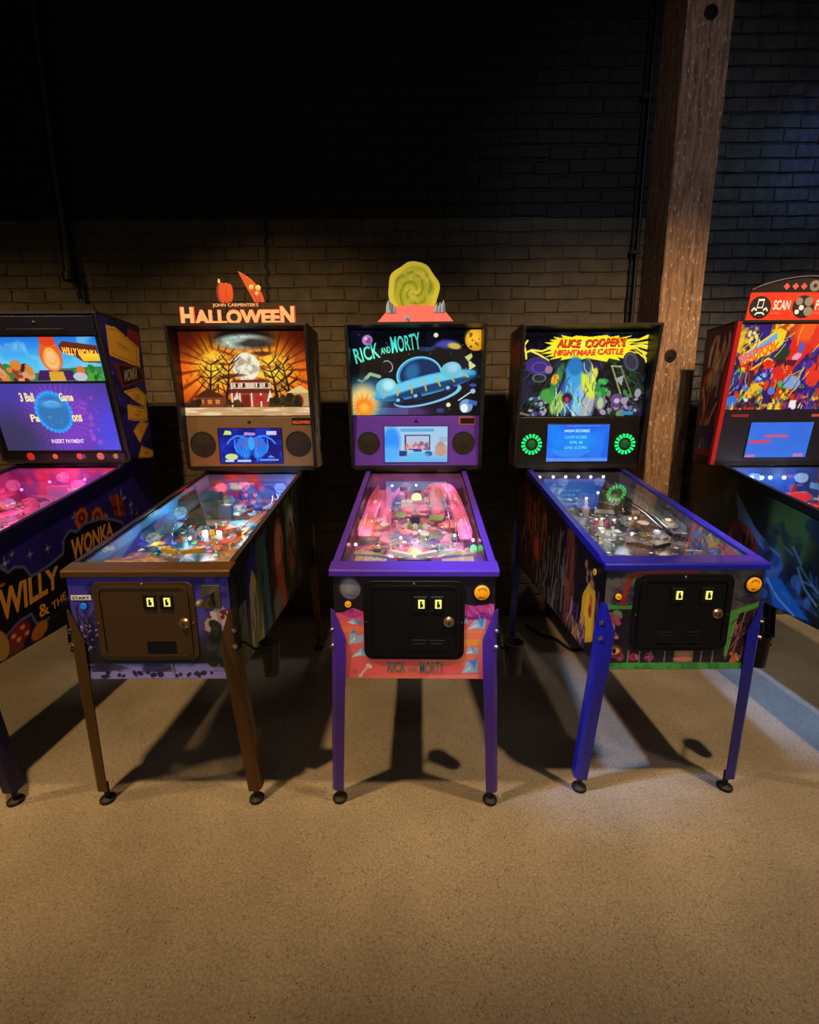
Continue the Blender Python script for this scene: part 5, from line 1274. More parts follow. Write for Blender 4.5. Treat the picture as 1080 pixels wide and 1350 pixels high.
def art_side_dark():
    # seen from the left: u runs from rear to front
    c = Cv(0, 0, 1270, 400, 220, 90, (20, 16, 18))
    c.cloud(160, 3, (40, 18, 22), .48, .64, .9); c.cloud(90, 9, (16, 12, 16), .5, .6, .9)
    c.strokes(2, 60, [(110, 30, 40), (80, 20, 30), (140, 60, 60), (60, 50, 60)], 150, 40, 560, 260, 120, 9, 80, 40)
    c.strokes(4, 40, [(70, 80, 66), (96, 104, 90), (40, 44, 40)], 420, 60, 860, 380, 170, 11, 100, 22); c.ell(420, 250, 60, 40, (150, 50, 44), 30, .8, .6)
    c.poly([(870, 30), (960, 20), (1010, 380), (880, 390)], (86, 44, 30)); c.strokes(5, 22, [(130, 70, 44), (50, 26, 22)], 870, 30, 1000, 360, 140, 9, 92, 8)
    # yellow coffin-shaped panel
    c.poly([(1085, 200), (1140, 130), (1200, 140), (1205, 330), (1130, 372), (1075, 320)], (214, 160, 40)); c.poly([(1115, 200), (1150, 160), (1185, 165), (1188, 320), (1135, 350), (1105, 310)], (236, 180, 30)); c.poly([(1150, 165), (1182, 168), (1182, 250), (1150, 260)], (206, 100, 40)); c.ell(1160, 230, 12, 20, (150, 40, 30))
    c.strokes(7, 30, [(96, 50, 110), (150, 110, 120), (60, 30, 70)], 960, 250, 1130, 390, 110, 9, 120, 25); c.blobs(3, 8, [(190, 150, 50), (150, 100, 50)], 980, 320, 1100, 395, 10, 26); c.strokes(8, 12, [(110, 60, 120)], 1205, 120, 1260, 340, 80, 8, 90, 14)
    c.ell(1225, 280, 18, 30, (200, 160, 60)); c.blobs(4, 6, [(150, 110, 70)], 1090, 60, 1180, 130, 10, 20)
    return c

M_BLUE = pbr('cobalt_powder', (34, 36, 170), .3, .1, coat=.3)
M_GREEN = glow('green_ring', (24, 220, 112), 1.25)
def backbox_burst(S, root):
    bg = S['sheet_on']('backglass', art_burst(), -.343, 1.442, .343, 1.880, .003, 1.1, root)
    X = lambda x: (x - 530) / 500 * .343
    Z = lambda y: 1.880 - (y - 75) / 645 * .438
    red = glow('red_letters', (226, 60, 24), 1.0); dk = glow('dark_red_letters', (90, 10, 10), .8)
    wv = lambda a, b: (a + .012 * math.sin(14 * b), b + .05 * math.sin(9 * a + 1))
    for key, x0, y0, x1, y1 in (('ALICE', 312, 190, 852, 126), ('NIGHT', 290, 248, 838, 205)):
        S['text_on'](key, X(x0) + .003, Z(y0) - .004, X(x1) + .003, Z(y1) - .003, .0045, dk, bg, 1.0, wv)
        S['text_on'](key, X(x0), Z(y0), X(x1), Z(y1), .0055, red, bg, 1.0, wv)
    sp = S['slab']('speaker_panel', -.343, 1.172, .343, 1.437, -.002, .004, M_BLK, root, .002)
    for x in (-.260, .261):
        speaker_round(root, S, sp, x, 1.288, .050)
        for k in range(16):
            a0, a1 = 2 * math.pi * (k + .2) / 16, 2 * math.pi * (k + .8) / 16
            P = [(x + r * math.cos(t), 1.288 + r * math.sin(t)) for r, t in ((.036, a0), (.056, a0), (.058, (a0 + a1) / 2), (.056, a1), (.036, a1))]
            MB().prism(P, (0, 1.10 - .0085, 0), (1, 0, 0), (0, 0, 1), (0, -.004, 0)).build('speaker_light', M_GREEN, sp)
        MB().lathe([(.024, 0), (.020, .006), (.006, .010)], (x, 1.10 - .008, 1.288), (0, -1, 0), 20).build('speaker_cone', pbr('green_cone', (10, 70, 40), .4, 0, (10, 120, 70), .25), sp, True)
    scr = S['slab']('screen', -.178, 1.188, .174, 1.400, .004, .007, M_BLK, root, .001)
    c = Cv(50, 65, 1010, 600, 120, 70, (30, 110, 236))
    c.grad([(0, (40, 110, 232)), (.5, (24, 120, 240)), (1, (40, 110, 220))]); c.cloud(260, 3, (24, 90, 220), .45, .65, .8); c.ell(560, 290, 200, 130, (30, 140, 230), soft=.9, a=.8); c.ell(180, 260, 120, 200, (16, 132, 250), soft=.9, a=.7)
    c.rect(50, 550, 1010, 600, (110, 150, 245), .7); c.rect(330, 76, 880, 92, (110, 150, 250), .5); c.poly([(120, 440), (500, 420), (760, 440), (560, 540), (240, 530)], (50, 150, 250), .6)
    S['sheet_on']('screen_picture', c, -.174, 1.192, .170, 1.396, .0075, 1.1, scr)
    pale = glow('pale_screen_text', (140, 206, 255), 1.0); cy = glow('cyan_screen_text', (80, 186, 250), 1.0)
    for key, x0, x1, z0_, m in (('HIGH', -.080, .060, 1.354, pale), ('L1', -.074, .046, 1.319, cy), ('L2', -.046, .022, 1.291, cy), ('L3', -.076, .050, 1.262, cy)):
        S['text_on'](key, x0, z0_, x1, z0_ + .015, .0082, m, scr)

def toys_burst(S, root, pf, pz, xp, bk):
    whp = pbr('white_plastic', (220, 224, 226), .35); stone = pbr('olive_stone', (92, 86, 64), .7, noise=(60, 56, 40), bump=.6); dark = pbr('charcoal_plastic', (30, 30, 36), .4); redp = pbr('red_plastic', (190, 44, 36), .35)
    lp = glow('led_lilac', (236, 216, 255), 7); wht = glow('led_white', (235, 240, 255), 6); blu = pbr('slate_blue_plastic', (70, 80, 130), .35); peach = glow('led_peach', (255, 190, 160), 3)
    grey = pbr('grey_plastic', (120, 124, 128), .35); clr = clearplastic('smoke_ramp', (150, 170, 190), .3)
    apron(S, root, pf, pz, xp, pbr('slate_apron', (66, 66, 84), .4), pbr('pale_card', (196, 200, 190), .5), M_BLK, .185, .03)
    flipper(pf, pz, -.075, .262, -28, dark, M_RUB); flipper(pf, pz, .075, .262, 208, dark, M_RUB)
    slingshot(pf, pz, -1, .09, .34, grey, whp); slingshot(pf, pz, 1, .09, .34, blu, whp)
    # castle: two towers and a curtain wall with battlements
    def tower(x, y, r, h):
        MB().lathe([(r, 0), (r * .92, h * .8), (r * 1.12, h * .84), (r * 1.12, h), (r * .8, h), (r * .78, h * .9)], (x, y, pz(y)), n=18).build('castle_tower', stone, pf)
        for k in range(6):
            t = 2 * math.pi * k / 6; MB().box(x + r * math.cos(t) - .006, y + r * math.sin(t) - .006, pz(y) + h, x + r * math.cos(t) + .006, y + r * math.sin(t) + .006, pz(y) + h + .012).build('battlement', stone, pf)
    tower(.075, .80, .042, .10); tower(.15, .86, .032, .085); MB().box(-.06, .86, pz(.86), .05, .88, pz(.86) + .06).build('castle_wall', stone, pf)
    for k in range(5): MB().box(-.058 + k * .022, .86, pz(.86) + .06, -.046 + k * .022, .88, pz(.86) + .072).build('battlement', stone, pf)
    MB().box(.05, .59, pz(.6), .12, .63, pz(.6) + .045).build('toy_crypt', stone, pf, bevel=.006)
    MB().lathe([(.014, 0), (.018, .02), (.018, .045), (.008, .055), (.010, .07), (.004, .082)], (-.07, .74, pz(.74)), n=14).build('toy_figure', pbr('lilac_toy', (180, 170, 196), .35), pf, True)
    bumper(pf, pz, -.14, .82, whp, dark); bumper(pf, pz, -.08, .92, whp, dark, .026); bumper(pf, pz, .0, .95, whp, blu, .026)
    ramp_channel(pf, [(-.19, .42, pz(.42) + .03), (-.20, .6, pz(.6) + .05), (-.19, .85, pz(.85) + .07), (-.12, .98, pz(.98) + .08)], clr)
    ramp_channel(pf, [(.20, .40, pz(.40) + .035), (.205, .6, pz(.6) + .05), (.20, .85, pz(.85) + .07), (.15, .98, pz(.98) + .08)], clr)
    wire_ramp(pf, [(.15, .42, pz(.42) + .05), (.165, .6, pz(.6) + .06), (.15, .74, pz(.74) + .07)], M_CHROME)
    for k in range(4): target(pf, pz, -.10 + k * .026, .60, redp if k % 2 else whp)
    for k in range(16):
        rd = random.Random(k + 80); post_p(pf, pz, rd.uniform(-.19, .19), rd.uniform(.42, .85), rd.choice([whp, blu, grey]))
    plastic(pf, pz, [(.12, .48), (.20, .48), (.21, .60), (.14, .58)], blu, .04); plastic(pf, pz, [(-.2, .47), (-.12, .50), (-.13, .60), (-.2, .62)], dark, .04); plastic(pf, pz, [(-.05, .66), (.03, .64), (.05, .70), (-.03, .72)], grey, .04)
    for k, x in enumerate((-.215, -.14, -.07, .0, .07, .14)): lamp(pf, x, 1.055, pz(1.055) + .122, .0075, lp)
    for x, y, h, m in ((.035, .86, .085, wht), (-.07, .74, .09, lp), (-.06, .63, .02, peach), (-.03, .64, .02, peach), (.02, .62, .02, peach), (.06, .55, .05, peach), (.09, .56, .05, peach), (-.1, .46, .02, peach), (.02, .44, .02, wht)):
        lamp(pf, x, y, pz(y) + h, .0065, m)
    clutter(pf, pz, 7, [whp, blu, grey, dark, stone, pbr('pale_blue_plastic', (150, 170, 210), .3)], [glow('insert_pale', (190, 205, 240), .8), glow('insert_peach', (250, 180, 150), .9), pbr('insert_dark', (60, 60, 90), .3)], M_CHROME, 26, .25)

M4 = dict(label='blue-legged pinball machine with yellow burst backglass and green ringed speakers', x=.931, y=.051, rot=-.02, hw=.270, zl=.939, slope=.190,
    hb=.359, zb0=1.167, zb1=1.893, yb=1.09, yt=.985, yr=1.27, recess=True, lock_m=M_BLUE, rail_m=M_BLUE, rail_w=.028, skirt=.03, leg_m=M_BLUE, flip_m=pbr('yellow_button', (222, 176, 30), .35),
    front_art=art_front_stone(), side_art={-1: art_side_dark()}, backbox=backbox_burst, toys=toys_burst,
    bb_art={-1: (lambda c: (c.rect(0, 0, 100, 90, (120, 30, 34)), c.cloud(30, 3, (24, 12, 20), .45, .6, .9), c.strokes(3, 16, [(60, 20, 24), (90, 80, 90)], 0, 80, 100, 300, 50, 5, 80, 30), c)[-1])(Cv(0, 0, 100, 300, 24, 70, (26, 18, 26)))},
    pf_art=art_pf(41, (64, 70, 88), [(90, 100, 120), (46, 54, 96), (40, 46, 50), (120, 130, 140), (70, 60, 100)]),
    back_art=flatcv([(40, 34, 70), (60, 50, 100), (24, 20, 40)], 5), blade_rough=.12,
    blades={-1: flatcv([(30, 28, 36), (40, 38, 50)], 4), 1: flatcv([(96, 92, 110), (120, 112, 122), (60, 60, 90)], 9)},  # right blade is paler: its grey sheen is put into the colour
    lamps=[(-.1, 1.0, 1.10, (.85, .8, 1), .14), (.1, 1.0, 1.10, (.85, .8, 1), .14), (-.12, .66, 1.04, (.9, .88, 1), .15), (.05, .70, 1.045, (1, .95, .85), .18), (0, .45, 1.0, (.75, .85, 1), .24), (.16, .42, 1.0, (1, .7, .4), .26), (-.16, .33, .985, (.8, .9, 1), .16), (.05, .3, .98, (.8, .85, 1), .14)],
    door=door_black(((-.021, .826), (.080, .826)), (.122, .757), ((-.08, .648, -.03, .690), (.02, .648, .07, .690)), (.238, .860), (-.224, .818)),
)

# ================================================== machine: navy cabinet with gold tickets (left edge)
def side1(Y, z):
    top = .957 + .228 * Y - .002
    return ((Y - .014) * 1000, (top - z) / (top - .544) * 400)
def art_side_navy():
    c = Cv(0, 0, 1270, 400, 300, 110, (22, 18, 84))
    c.grad([(0, (46, 38, 160)), (.5, (44, 34, 150)), (1, (22, 18, 70))])
    c.cloud(160, 3, (30, 26, 116), .5, .66, .6)
    T = side1
    rd = random.Random(3)
    for i in range(26):
        c.star(rd.uniform(20, 1250), rd.uniform(20, 330), rd.uniform(6, 18), (140, 140, 200))
    for Y, z, r in ((.215, .90, 20), (.25, .925, 12), (.33, .90, 14), (.42, .90, 16), (.60, 1.0, 20), (.95, 1.02, 34), (1.02, .98, 18)): c.star(*T(Y, z), r, (190, 190, 230))
    for Y, z, r in ((.640, .985, 46), (.745, .968, 44), (.640, .918, 32), (.80, .94, 26)):
        x, y = T(Y, z); c.ell(x, y, r, r * .78, (150, 40, 40)); c.ring(x, y, r * .7, r * .54, 7, (206, 130, 70)); c.ell(x, y, r * .36, r * .28, (90, 20, 24)); c.ell(x, y, r * .15, r * .12, (214, 150, 90))
        for k in range(8): c.ell(x + r * .86 * math.cos(k * .785), y + r * .67 * math.sin(k * .785), 6, 5, (196, 110, 70))
    # red gift parcel where the photo carries a portrait
    c.poly([T(.86, 1.06), T(.955, 1.04), T(.965, .93), T(.87, .95)], (150, 50, 30)); c.line([T(.86, .99), T(.965, .97)], 12, (90, 26, 18)); c.line([T(.91, 1.05), T(.918, .94)], 12, (190, 120, 70))
    # black title cloud with pale edge
    top = [(-.02, .86), (.08, .84), (.13, .90), (.19, .893), (.222, .862), (.25, .873), (.292, .862), (.318, .812), (.40, .825), (.50, .855), (.515, .915), (.555, .945), (.60, .93), (.65, .955), (.76, .955), (.86, .93), (.93, .90)]
    bot = [(.93, .84), (.80, .80), (.60, .74), (.50, .66), (.45, .622), (.41, .606), (.37, .614), (.335, .602), (.305, .62), (.29, .665), (.235, .662), (.17, .632), (.10, .636), (-.02, .66)]
    P = [T(*q) for q in top + bot]
    c.poly(P, (16, 10, 14)); c.line(P + [P[0]], 9, (96, 120, 190)); 
    c.poly([T(.135, .865), T(.178, .868), T(.172, .835), T(.14, .83)], (196, 130, 50)); c.line([T(.12, .818), T(.195, .825)], 9, (196, 130, 50))
    for Y, z, rx, ry, q in ((.225, .612, 52, 34, (150, 36, 34)), (.315, .582, 46, 26, (196, 120, 40)), (.13, .61, 40, 60, (190, 150, 90)), (.20, .565, 36, 24, (120, 60, 60))):
        c.ell(*T(Y, z), rx, ry, q, -18)
    for Y, z in ((.195, .615), (.24, .632), (.255, .60), (.215, .592)): c.ell(*T(Y, z), 11, 7, (226, 190, 150))
    c.rect(360, 330, 1270, 400, (10, 8, 20), .7)
    return c

def art_tickets():
    def Q(x, y):
        xf = 570 + 210 * (y - 150) / 870; xr = 800 + 125 * (y - 185) / 855
        return ((x - xf) / (xr - xf) * 100, (y - 160) / 870 * 300)
    c = Cv(0, 0, 100, 300, 70, 170, (40, 32, 120))
    c.cloud(30, 3, (14, 10, 40), .5, .66, .8); rd = random.Random(9)
    for i in range(40): c.ell(rd.uniform(0, 100), rd.uniform(0, 300), .9, .9, (190, 190, 220))
    c.poly([Q(730, 180), Q(800, 190), Q(805, 300), Q(730, 240)], (140, 30, 36))
    for P in ([(615, 205), (660, 200), (800, 290), (810, 420), (640, 380)], [(720, 590), (800, 555), (860, 605), (858, 690), (780, 640)], [(745, 670), (865, 690), (872, 775), (755, 772)], [(785, 840), (830, 775), (882, 795), (830, 925)], [(840, 945), (925, 990), (912, 1055), (825, 1020)]):
        P = [Q(*q) for q in P]; c.poly(P, (236, 184, 60)); cx = sum(p[0] for p in P) / len(P); cy = sum(p[1] for p in P) / len(P)
        c.line([(p[0] * .82 + cx * .18, p[1] * .82 + cy * .18) for p in P], 1.6, (140, 100, 26)); c.strokes(int(cy), 7, [(150, 108, 30)], cx - 16, cy - 8, cx + 6, cy + 8, 16, 1.4, 12, 8, .8)
    P = [Q(*q) for q in ((660, 420), (800, 410), (852, 490), (715, 575))]; c.poly(P, (110, 40, 40)); P = [Q(*q) for q in ((690, 432), (795, 424), (838, 488), (722, 555))]; c.poly(P, (24, 14, 14))
    return c

M_NAVY = pbr('navy_metal', (30, 24, 84), .35, .3)
M_GOLDINK = pbr('gold_ink', (236, 170, 80), .45)
def backbox_navy(S, root):
    at = S['at']
    bg = None
    hd = S['slab']('header_panel', -.315, 1.832, .315, 1.918, .0, .006, pbr('navy_header', (14, 16, 40), .4), root, .002)
    S['slab']('header_vent', -.11, 1.838, .17, 1.862, .006, .008, M_BLK, hd, .001); MB().lathe([(.008, 0), (.008, .003), (.003, .005)], at(.03, 1.888, .006), (0, -1, 0), 12).build('header_lock', M_CHROME, hd)
    c = Cv(-30, 290, 655, 545, 220, 90, (40, 150, 226))
    c.grad([(0, (20, 110, 214)), (.5, (70, 180, 236)), (1, (120, 200, 220))]); c.cloud(120, 5, (140, 210, 236), .52, .7, .6)
    c.poly([(-30, 480), (120, 440), (260, 500), (420, 470), (655, 460), (655, 545), (-30, 545)], (60, 120, 60)); c.blobs(3, 30, [(170, 40, 36), (110, 20, 30), (214, 150, 110), (60, 20, 40), (206, 130, 50)], -30, 440, 270, 545, 14, 34)
    # striped lollipop and sweets in the middle
    c.poly([(270, 545), (300, 480), (480, 480), (520, 545)], (60, 24, 90)); c.poly([(345, 545), (350, 490), (430, 490), (436, 545)], (214, 160, 50)); c.ell(385, 400, 62, 90, (226, 90, 30)); c.ell(385, 420, 44, 60, (240, 190, 130), soft=.4); c.ring(385, 400, 30, 44, 10, (250, 170, 60)); c.ell(385, 310, 46, 30, (220, 60, 26))
    c.blobs(5, 22, [(40, 130, 50), (70, 160, 60), (30, 90, 50)], 560, 470, 655, 545, 12, 28); c.ell(530, 490, 24, 34, (220, 110, 50)); c.ell(520, 520, 40, 26, (190, 190, 200))
    c.poly([(440, 340), (470, 312), (655, 340), (655, 440), (560, 435), (520, 400), (450, 375)], (90, 40, 20)); c.poly([(540, 385), (655, 385), (655, 430), (560, 430)], (240, 190, 40))
    bg = S['sheet_on']('backglass', c, -.302, 1.624, .302, 1.826, .003, 1.05, root)
    S['text_on']('WONKA', -.285, 1.752, -.055, 1.798, .0045, glow('pale_blue_letters', (60, 140, 214), .9), bg)
    S['text_on']('WW', .125, 1.748, .296, 1.782, .0045, glow('gold_letters', (250, 170, 60), 1.0), bg, -6)
    scr = S['slab']('screen', -.305, 1.268, .305, 1.618, -.001, .004, M_BLK, root, .001)
    c = Cv(0, 20, 1010, 560, 190, 110, (60, 44, 130))
    c.grad([(0, (70, 60, 160)), (.6, (76, 56, 170)), (1, (70, 60, 180))]); c.ell(620, 320, 330, 260, (124, 60, 190), soft=1.0, a=.8); c.rays(520, 300, 40, (150, 80, 200), .5, 120, 330, 2, .2)
    c.ell(60, 470, 330, 240, (56, 52, 84), soft=1.0, a=.9); c.ell(980, 470, 160, 260, (70, 74, 230), soft=1.0, a=.8); c.blobs(3, 26, [(170, 80, 210), (150, 70, 200)], 720, 120, 900, 520, 8, 24, .7)
    c.ell(505, 245, 156, 164, (40, 130, 226)); 
    for k in range(28): c.ell(505 + 150 * math.cos(k * .2244), 245 + 157 * math.sin(k * .2244), 15, 15, (50, 160, 250))
    c.ell(505, 250, 122, 132, (50, 116, 180)); c.ell(505, 180, 90, 30, (80, 160, 230), soft=.8); c.line([(450, 175), (505, 155), (560, 175)], 7, (130, 190, 236)); c.blobs(5, 8, [(70, 150, 200)], 430, 280, 580, 350, 6, 12, .6)
    S['sheet_on']('screen_picture', c, -.298, 1.278, .298, 1.612, .0045, 1.0, scr)
    X = lambda x: (x - 505) / 505 * .298
    Z = lambda y: 1.612 - (y - 20) / 540 * .334
    tx = glow('pale_yellow_text', (196, 200, 150), .9); tl = glow('lilac_text', (196, 180, 226), .9)
    for key, x0, y0, x1, y1, m in (('BALL3', 250, 160, 372, 90, tx), ('GAME', 588, 158, 706, 92, tx), ('PA', 290, 322, 366, 262, tx), ('NS', 650, 322, 736, 266, tx), ('INSERT', 412, 500, 700, 466, tl)):
        S['text_on'](key, X(x0), Z(y0), X(x1), Z(y1), .0052, m, scr)
    st = S['slab']('candy_strip', -.312, 1.226, .312, 1.264, -.001, .005, M_BLK, root)
    for x, r, q in ((-.19, .021, (190, 50, 50)), (-.06, .014, (190, 120, 80)), (.07, .017, (196, 80, 90)), (.09, .012, (120, 60, 150)), (.18, .020, (196, 120, 130)), (.26, .014, (170, 150, 90))):
        MB().lathe([(r, 0), (r * .9, .0012), (r * .2, .0018)], at(x, 1.245, .005), at(x, 1.245, 1) - at(x, 1.245, 0), 16).build('candy_print', pbr('candy_%d_%d' % (q[0], q[1]), q, .4), st)

def toys_navy(S, root, pf, pz, xp, bk):
    mg = pbr('magenta_plastic', (236, 90, 170), .3); whp = pbr('white_plastic', (220, 224, 226), .35); lp = glow('led_magenta', (255, 110, 220), 6); redl = glow('led_red', (255, 40, 40), 5)
    oj = pbr('orange_ball', (240, 110, 50), .3); bl = pbr('blue_plastic', (40, 70, 180), .3); clr = clearplastic('magenta_ramp', (255, 120, 210), .5)
    apron(S, root, pf, pz, xp, pbr('plum_apron', (70, 30, 90), .4), whp)
    flipper(pf, pz, -.075, .262, -28, whp, M_RUB); flipper(pf, pz, .075, .262, 208, whp, M_RUB); slingshot(pf, pz, -1, .09, .33, mg, whp); slingshot(pf, pz, 1, .09, .33, mg, whp)
    y = .90; MB().box(-.06, y, pz(y), .06, y + .06, pz(y) + .10).build('toy_cabinet', mg, pf, bevel=.006); MB().box(-.05, y - .004, pz(y) + .02, .05, y + .002, pz(y) + .085).build('toy_face', pbr('lilac_panel', (190, 120, 220), .3), pf, bevel=.003)
    for z in (.0, .09): MB().box(.14, .92, pz(.92) + z, .25, .94, pz(.92) + z + .014).build('toy_frame', whp, pf)
    for x in (.14, .19, .24): MB().box(x, .92, pz(.92), x + .012, .94, pz(.92) + .1).build('toy_frame', whp, pf)
    MB().box(.155, .935, pz(.93) + .01, .245, .94, pz(.93) + .09).build('toy_panel', pbr('hot_pink', (240, 40, 110), .3), pf)
    for x, y, r, m in ((-.15, .72, .028, oj), (-.12, .66, .024, bl), (-.16, .64, .02, pbr('green_plastic', (120, 170, 60), .4)), (.05, .75, .024, pbr('lilac_panel', (190, 120, 220), .3)), (.0, .55, .022, oj), (-.05, .50, .02, bl)):
        MB().lathe([(r * .3, -r * .9), (r * .8, -r * .6), (r, 0), (r * .8, r * .6), (r * .3, r * .9)], (x, y, pz(y) + r + .02), n=16).build('toy_ball', m, pf, True)
    ramp_channel(pf, [(.20, .40, pz(.4) + .045), (.215, .6, pz(.6) + .055), (.20, .8, pz(.8) + .075), (.12, .86, pz(.86) + .08)], clr); ramp_channel(pf, [(-.2, .40, pz(.4) + .045), (-.215, .6, pz(.6) + .055), (-.20, .85, pz(.85) + .075)], clr)
    wire_ramp(pf, [(.06, .5, pz(.5) + .05), (.12, .62, pz(.6) + .06), (.1, .75, pz(.75) + .075), (-.05, .82, pz(.8) + .08)], pbr('pink_wire', (250, 130, 210), .3, .3))
    plastic(pf, pz, [(.10, .70), (.20, .68), (.22, .78), (.12, .80)], mg, .06); plastic(pf, pz, [(.10, .46), (.2, .44), (.22, .54), (.12, .56)], pbr('crimson_plastic', (196, 60, 100), .4), .05); plastic(pf, pz, [(-.08, .58), (.03, .60), (.02, .68), (-.06, .66)], mg, .045)
    for x, y in ((-.04, .78), (.04, .68), (-.1, .84)): bumper(pf, pz, x, y, whp, mg)
    for k in range(14):
        rd = random.Random(k + 120); post_p(pf, pz, rd.uniform(-.2, .2), rd.uniform(.4, .85), rd.choice([whp, mg, bl]))
    for x, y, h in ((-.2, .92, .08), (-.08, .96, .11), (.1, .97, .12), (.22, .9, .1), (.2, .62, .05), (-.2, .6, .05), (.1, .42, .02)): lamp(pf, x, y, pz(y) + h, .007, lp)
    lamp(pf, -.24, .86, pz(.86) + .06, .011, redl)
    clutter(pf, pz, 9, [mg, whp, bl, oj, pbr('lilac_panel', (190, 120, 220), .3), pbr('dark_plum', (70, 20, 70), .3)], [glow('insert_pink', (255, 150, 210), 1.3), glow('insert_violet', (170, 140, 250), 1.2)], M_CHROME, 34, .25)

def door_plain(root, y): coin_door(root, M_BLKS, y, 1)
M1 = dict(label='navy pinball machine with gold tickets and mushrooms on its sides, at the left edge', x=-1.83, y=0, rot=0, hw=.296, zl=.967, slope=.228,
    hb=.340, zb0=1.222, zb1=1.925, yb=1.0, yt=.867, yr=1.215, recess=False, lock_m=M_NAVY, rail_m=M_NAVY, rail_w=.02, skirt=.05, leg_m=M_NAVY,
    front_art=flatcv([(24, 18, 80), (40, 20, 90)], 3), side_art={1: art_side_navy()}, bb_art={1: art_tickets()}, backbox=backbox_navy, toys=toys_navy, door=door_plain,
    side_text=[('WILLY', (.148, .688), (.300, .034), (.012, .100), M_GOLDINK, lambda a, b: (a, b * (1.22 - .3 * a))), ('WONKA', (.540, .800), (.300, .052), (.010, .090), M_GOLDINK, lambda a, b: (a, b * (1.15 - .3 * a))),
               ('AMP', (.322, .632), (.055, .0), (.0, .052), M_GOLDINK, None), ('THE', (.392, .634), (.085, .022), (0, .034), M_GOLDINK, None)],
    bb_text=[('WONKA', (1.012, 1.622), (.125, .030), (.016, .064), pbr('silver_ink', (170, 166, 150), .4), None)],
    pf_art=art_pf(51, (210, 120, 210), [(240, 150, 220), (170, 90, 200), (110, 50, 140), (250, 200, 235), (220, 80, 150)]), back_art=flatcv([(230, 60, 140), (150, 60, 190)], 5),
    blades={-1: flatcv([(190, 60, 160), (120, 60, 190)], 4), 1: flatcv([(190, 60, 160), (150, 40, 120)], 9)},
    lamps=[(-.18, .85, 1.12, (1, .14, .42), .34), (.15, .85, 1.12, (1, .32, .80), .34), (0, .6, 1.07, (1, .34, .85), .32), (.15, .42, 1.03, (1, .34, .9), .26), (-.15, .42, 1.03, (.8, .4, 1), .26), (0, .95, 1.15, (1, .3, .8), .26)])

# ================================================== machine: red trim (right edge)
def art_side_beast():
    # seen from the left: u runs from rear to front
    c = Cv(0, 0, 1270, 400, 220, 90, (16, 24, 16))
    c.cloud(200, 3, (70, 100, 44), .44, .62, .9); c.rect(0, 0, 1270, 400, (10, 12, 12), .25)
    c.ell(180, 190, 150, 110, (24, 52, 60), 20); c.ell(150, 250, 70, 40, (120, 34, 30), 10, soft=.5)
    c.poly([(290, 330), (330, 180), (360, 60), (420, 90), (500, 150), (640, 200), (760, 280), (860, 330), (900, 400), (300, 400)], (30, 44, 74)); c.poly([(360, 60), (420, 90), (520, 150), (640, 196), (610, 220), (480, 180), (400, 150)], (70, 96, 130))
    c.ell(450, 220, 110, 60, (110, 34, 26), 14, soft=.4); c.ell(470, 225, 60, 34, (20, 8, 10), 14, soft=.5); c.strokes(4, 26, [(150, 60, 40), (80, 20, 18), (170, 110, 50)], 360, 170, 530, 270, 46, 6, 80, 30)
    c.cloud(70, 9, (16, 24, 50), .5, .64, .6); c.blobs(5, 30, [(44, 70, 110), (60, 96, 150), (30, 50, 90)], 560, 210, 880, 380, 12, 40, .7)
    c.poly([(640, 300), (720, 290), (900, 390), (700, 398)], (20, 84, 150)); c.line([(640, 310), (720, 360), (820, 396)], 8, (110, 150, 180)); c.line([(800, 220), (850, 280), (920, 320)], 8, (90, 120, 150)); c.strokes(8, 20, [(60, 90, 140), (100, 130, 160)], 600, 150, 1000, 350, 90, 6, 40, 30, .7)
    c.poly([(0, 0), (260, 0), (300, 60), (180, 120), (0, 60)], (12, 14, 12))
    return c
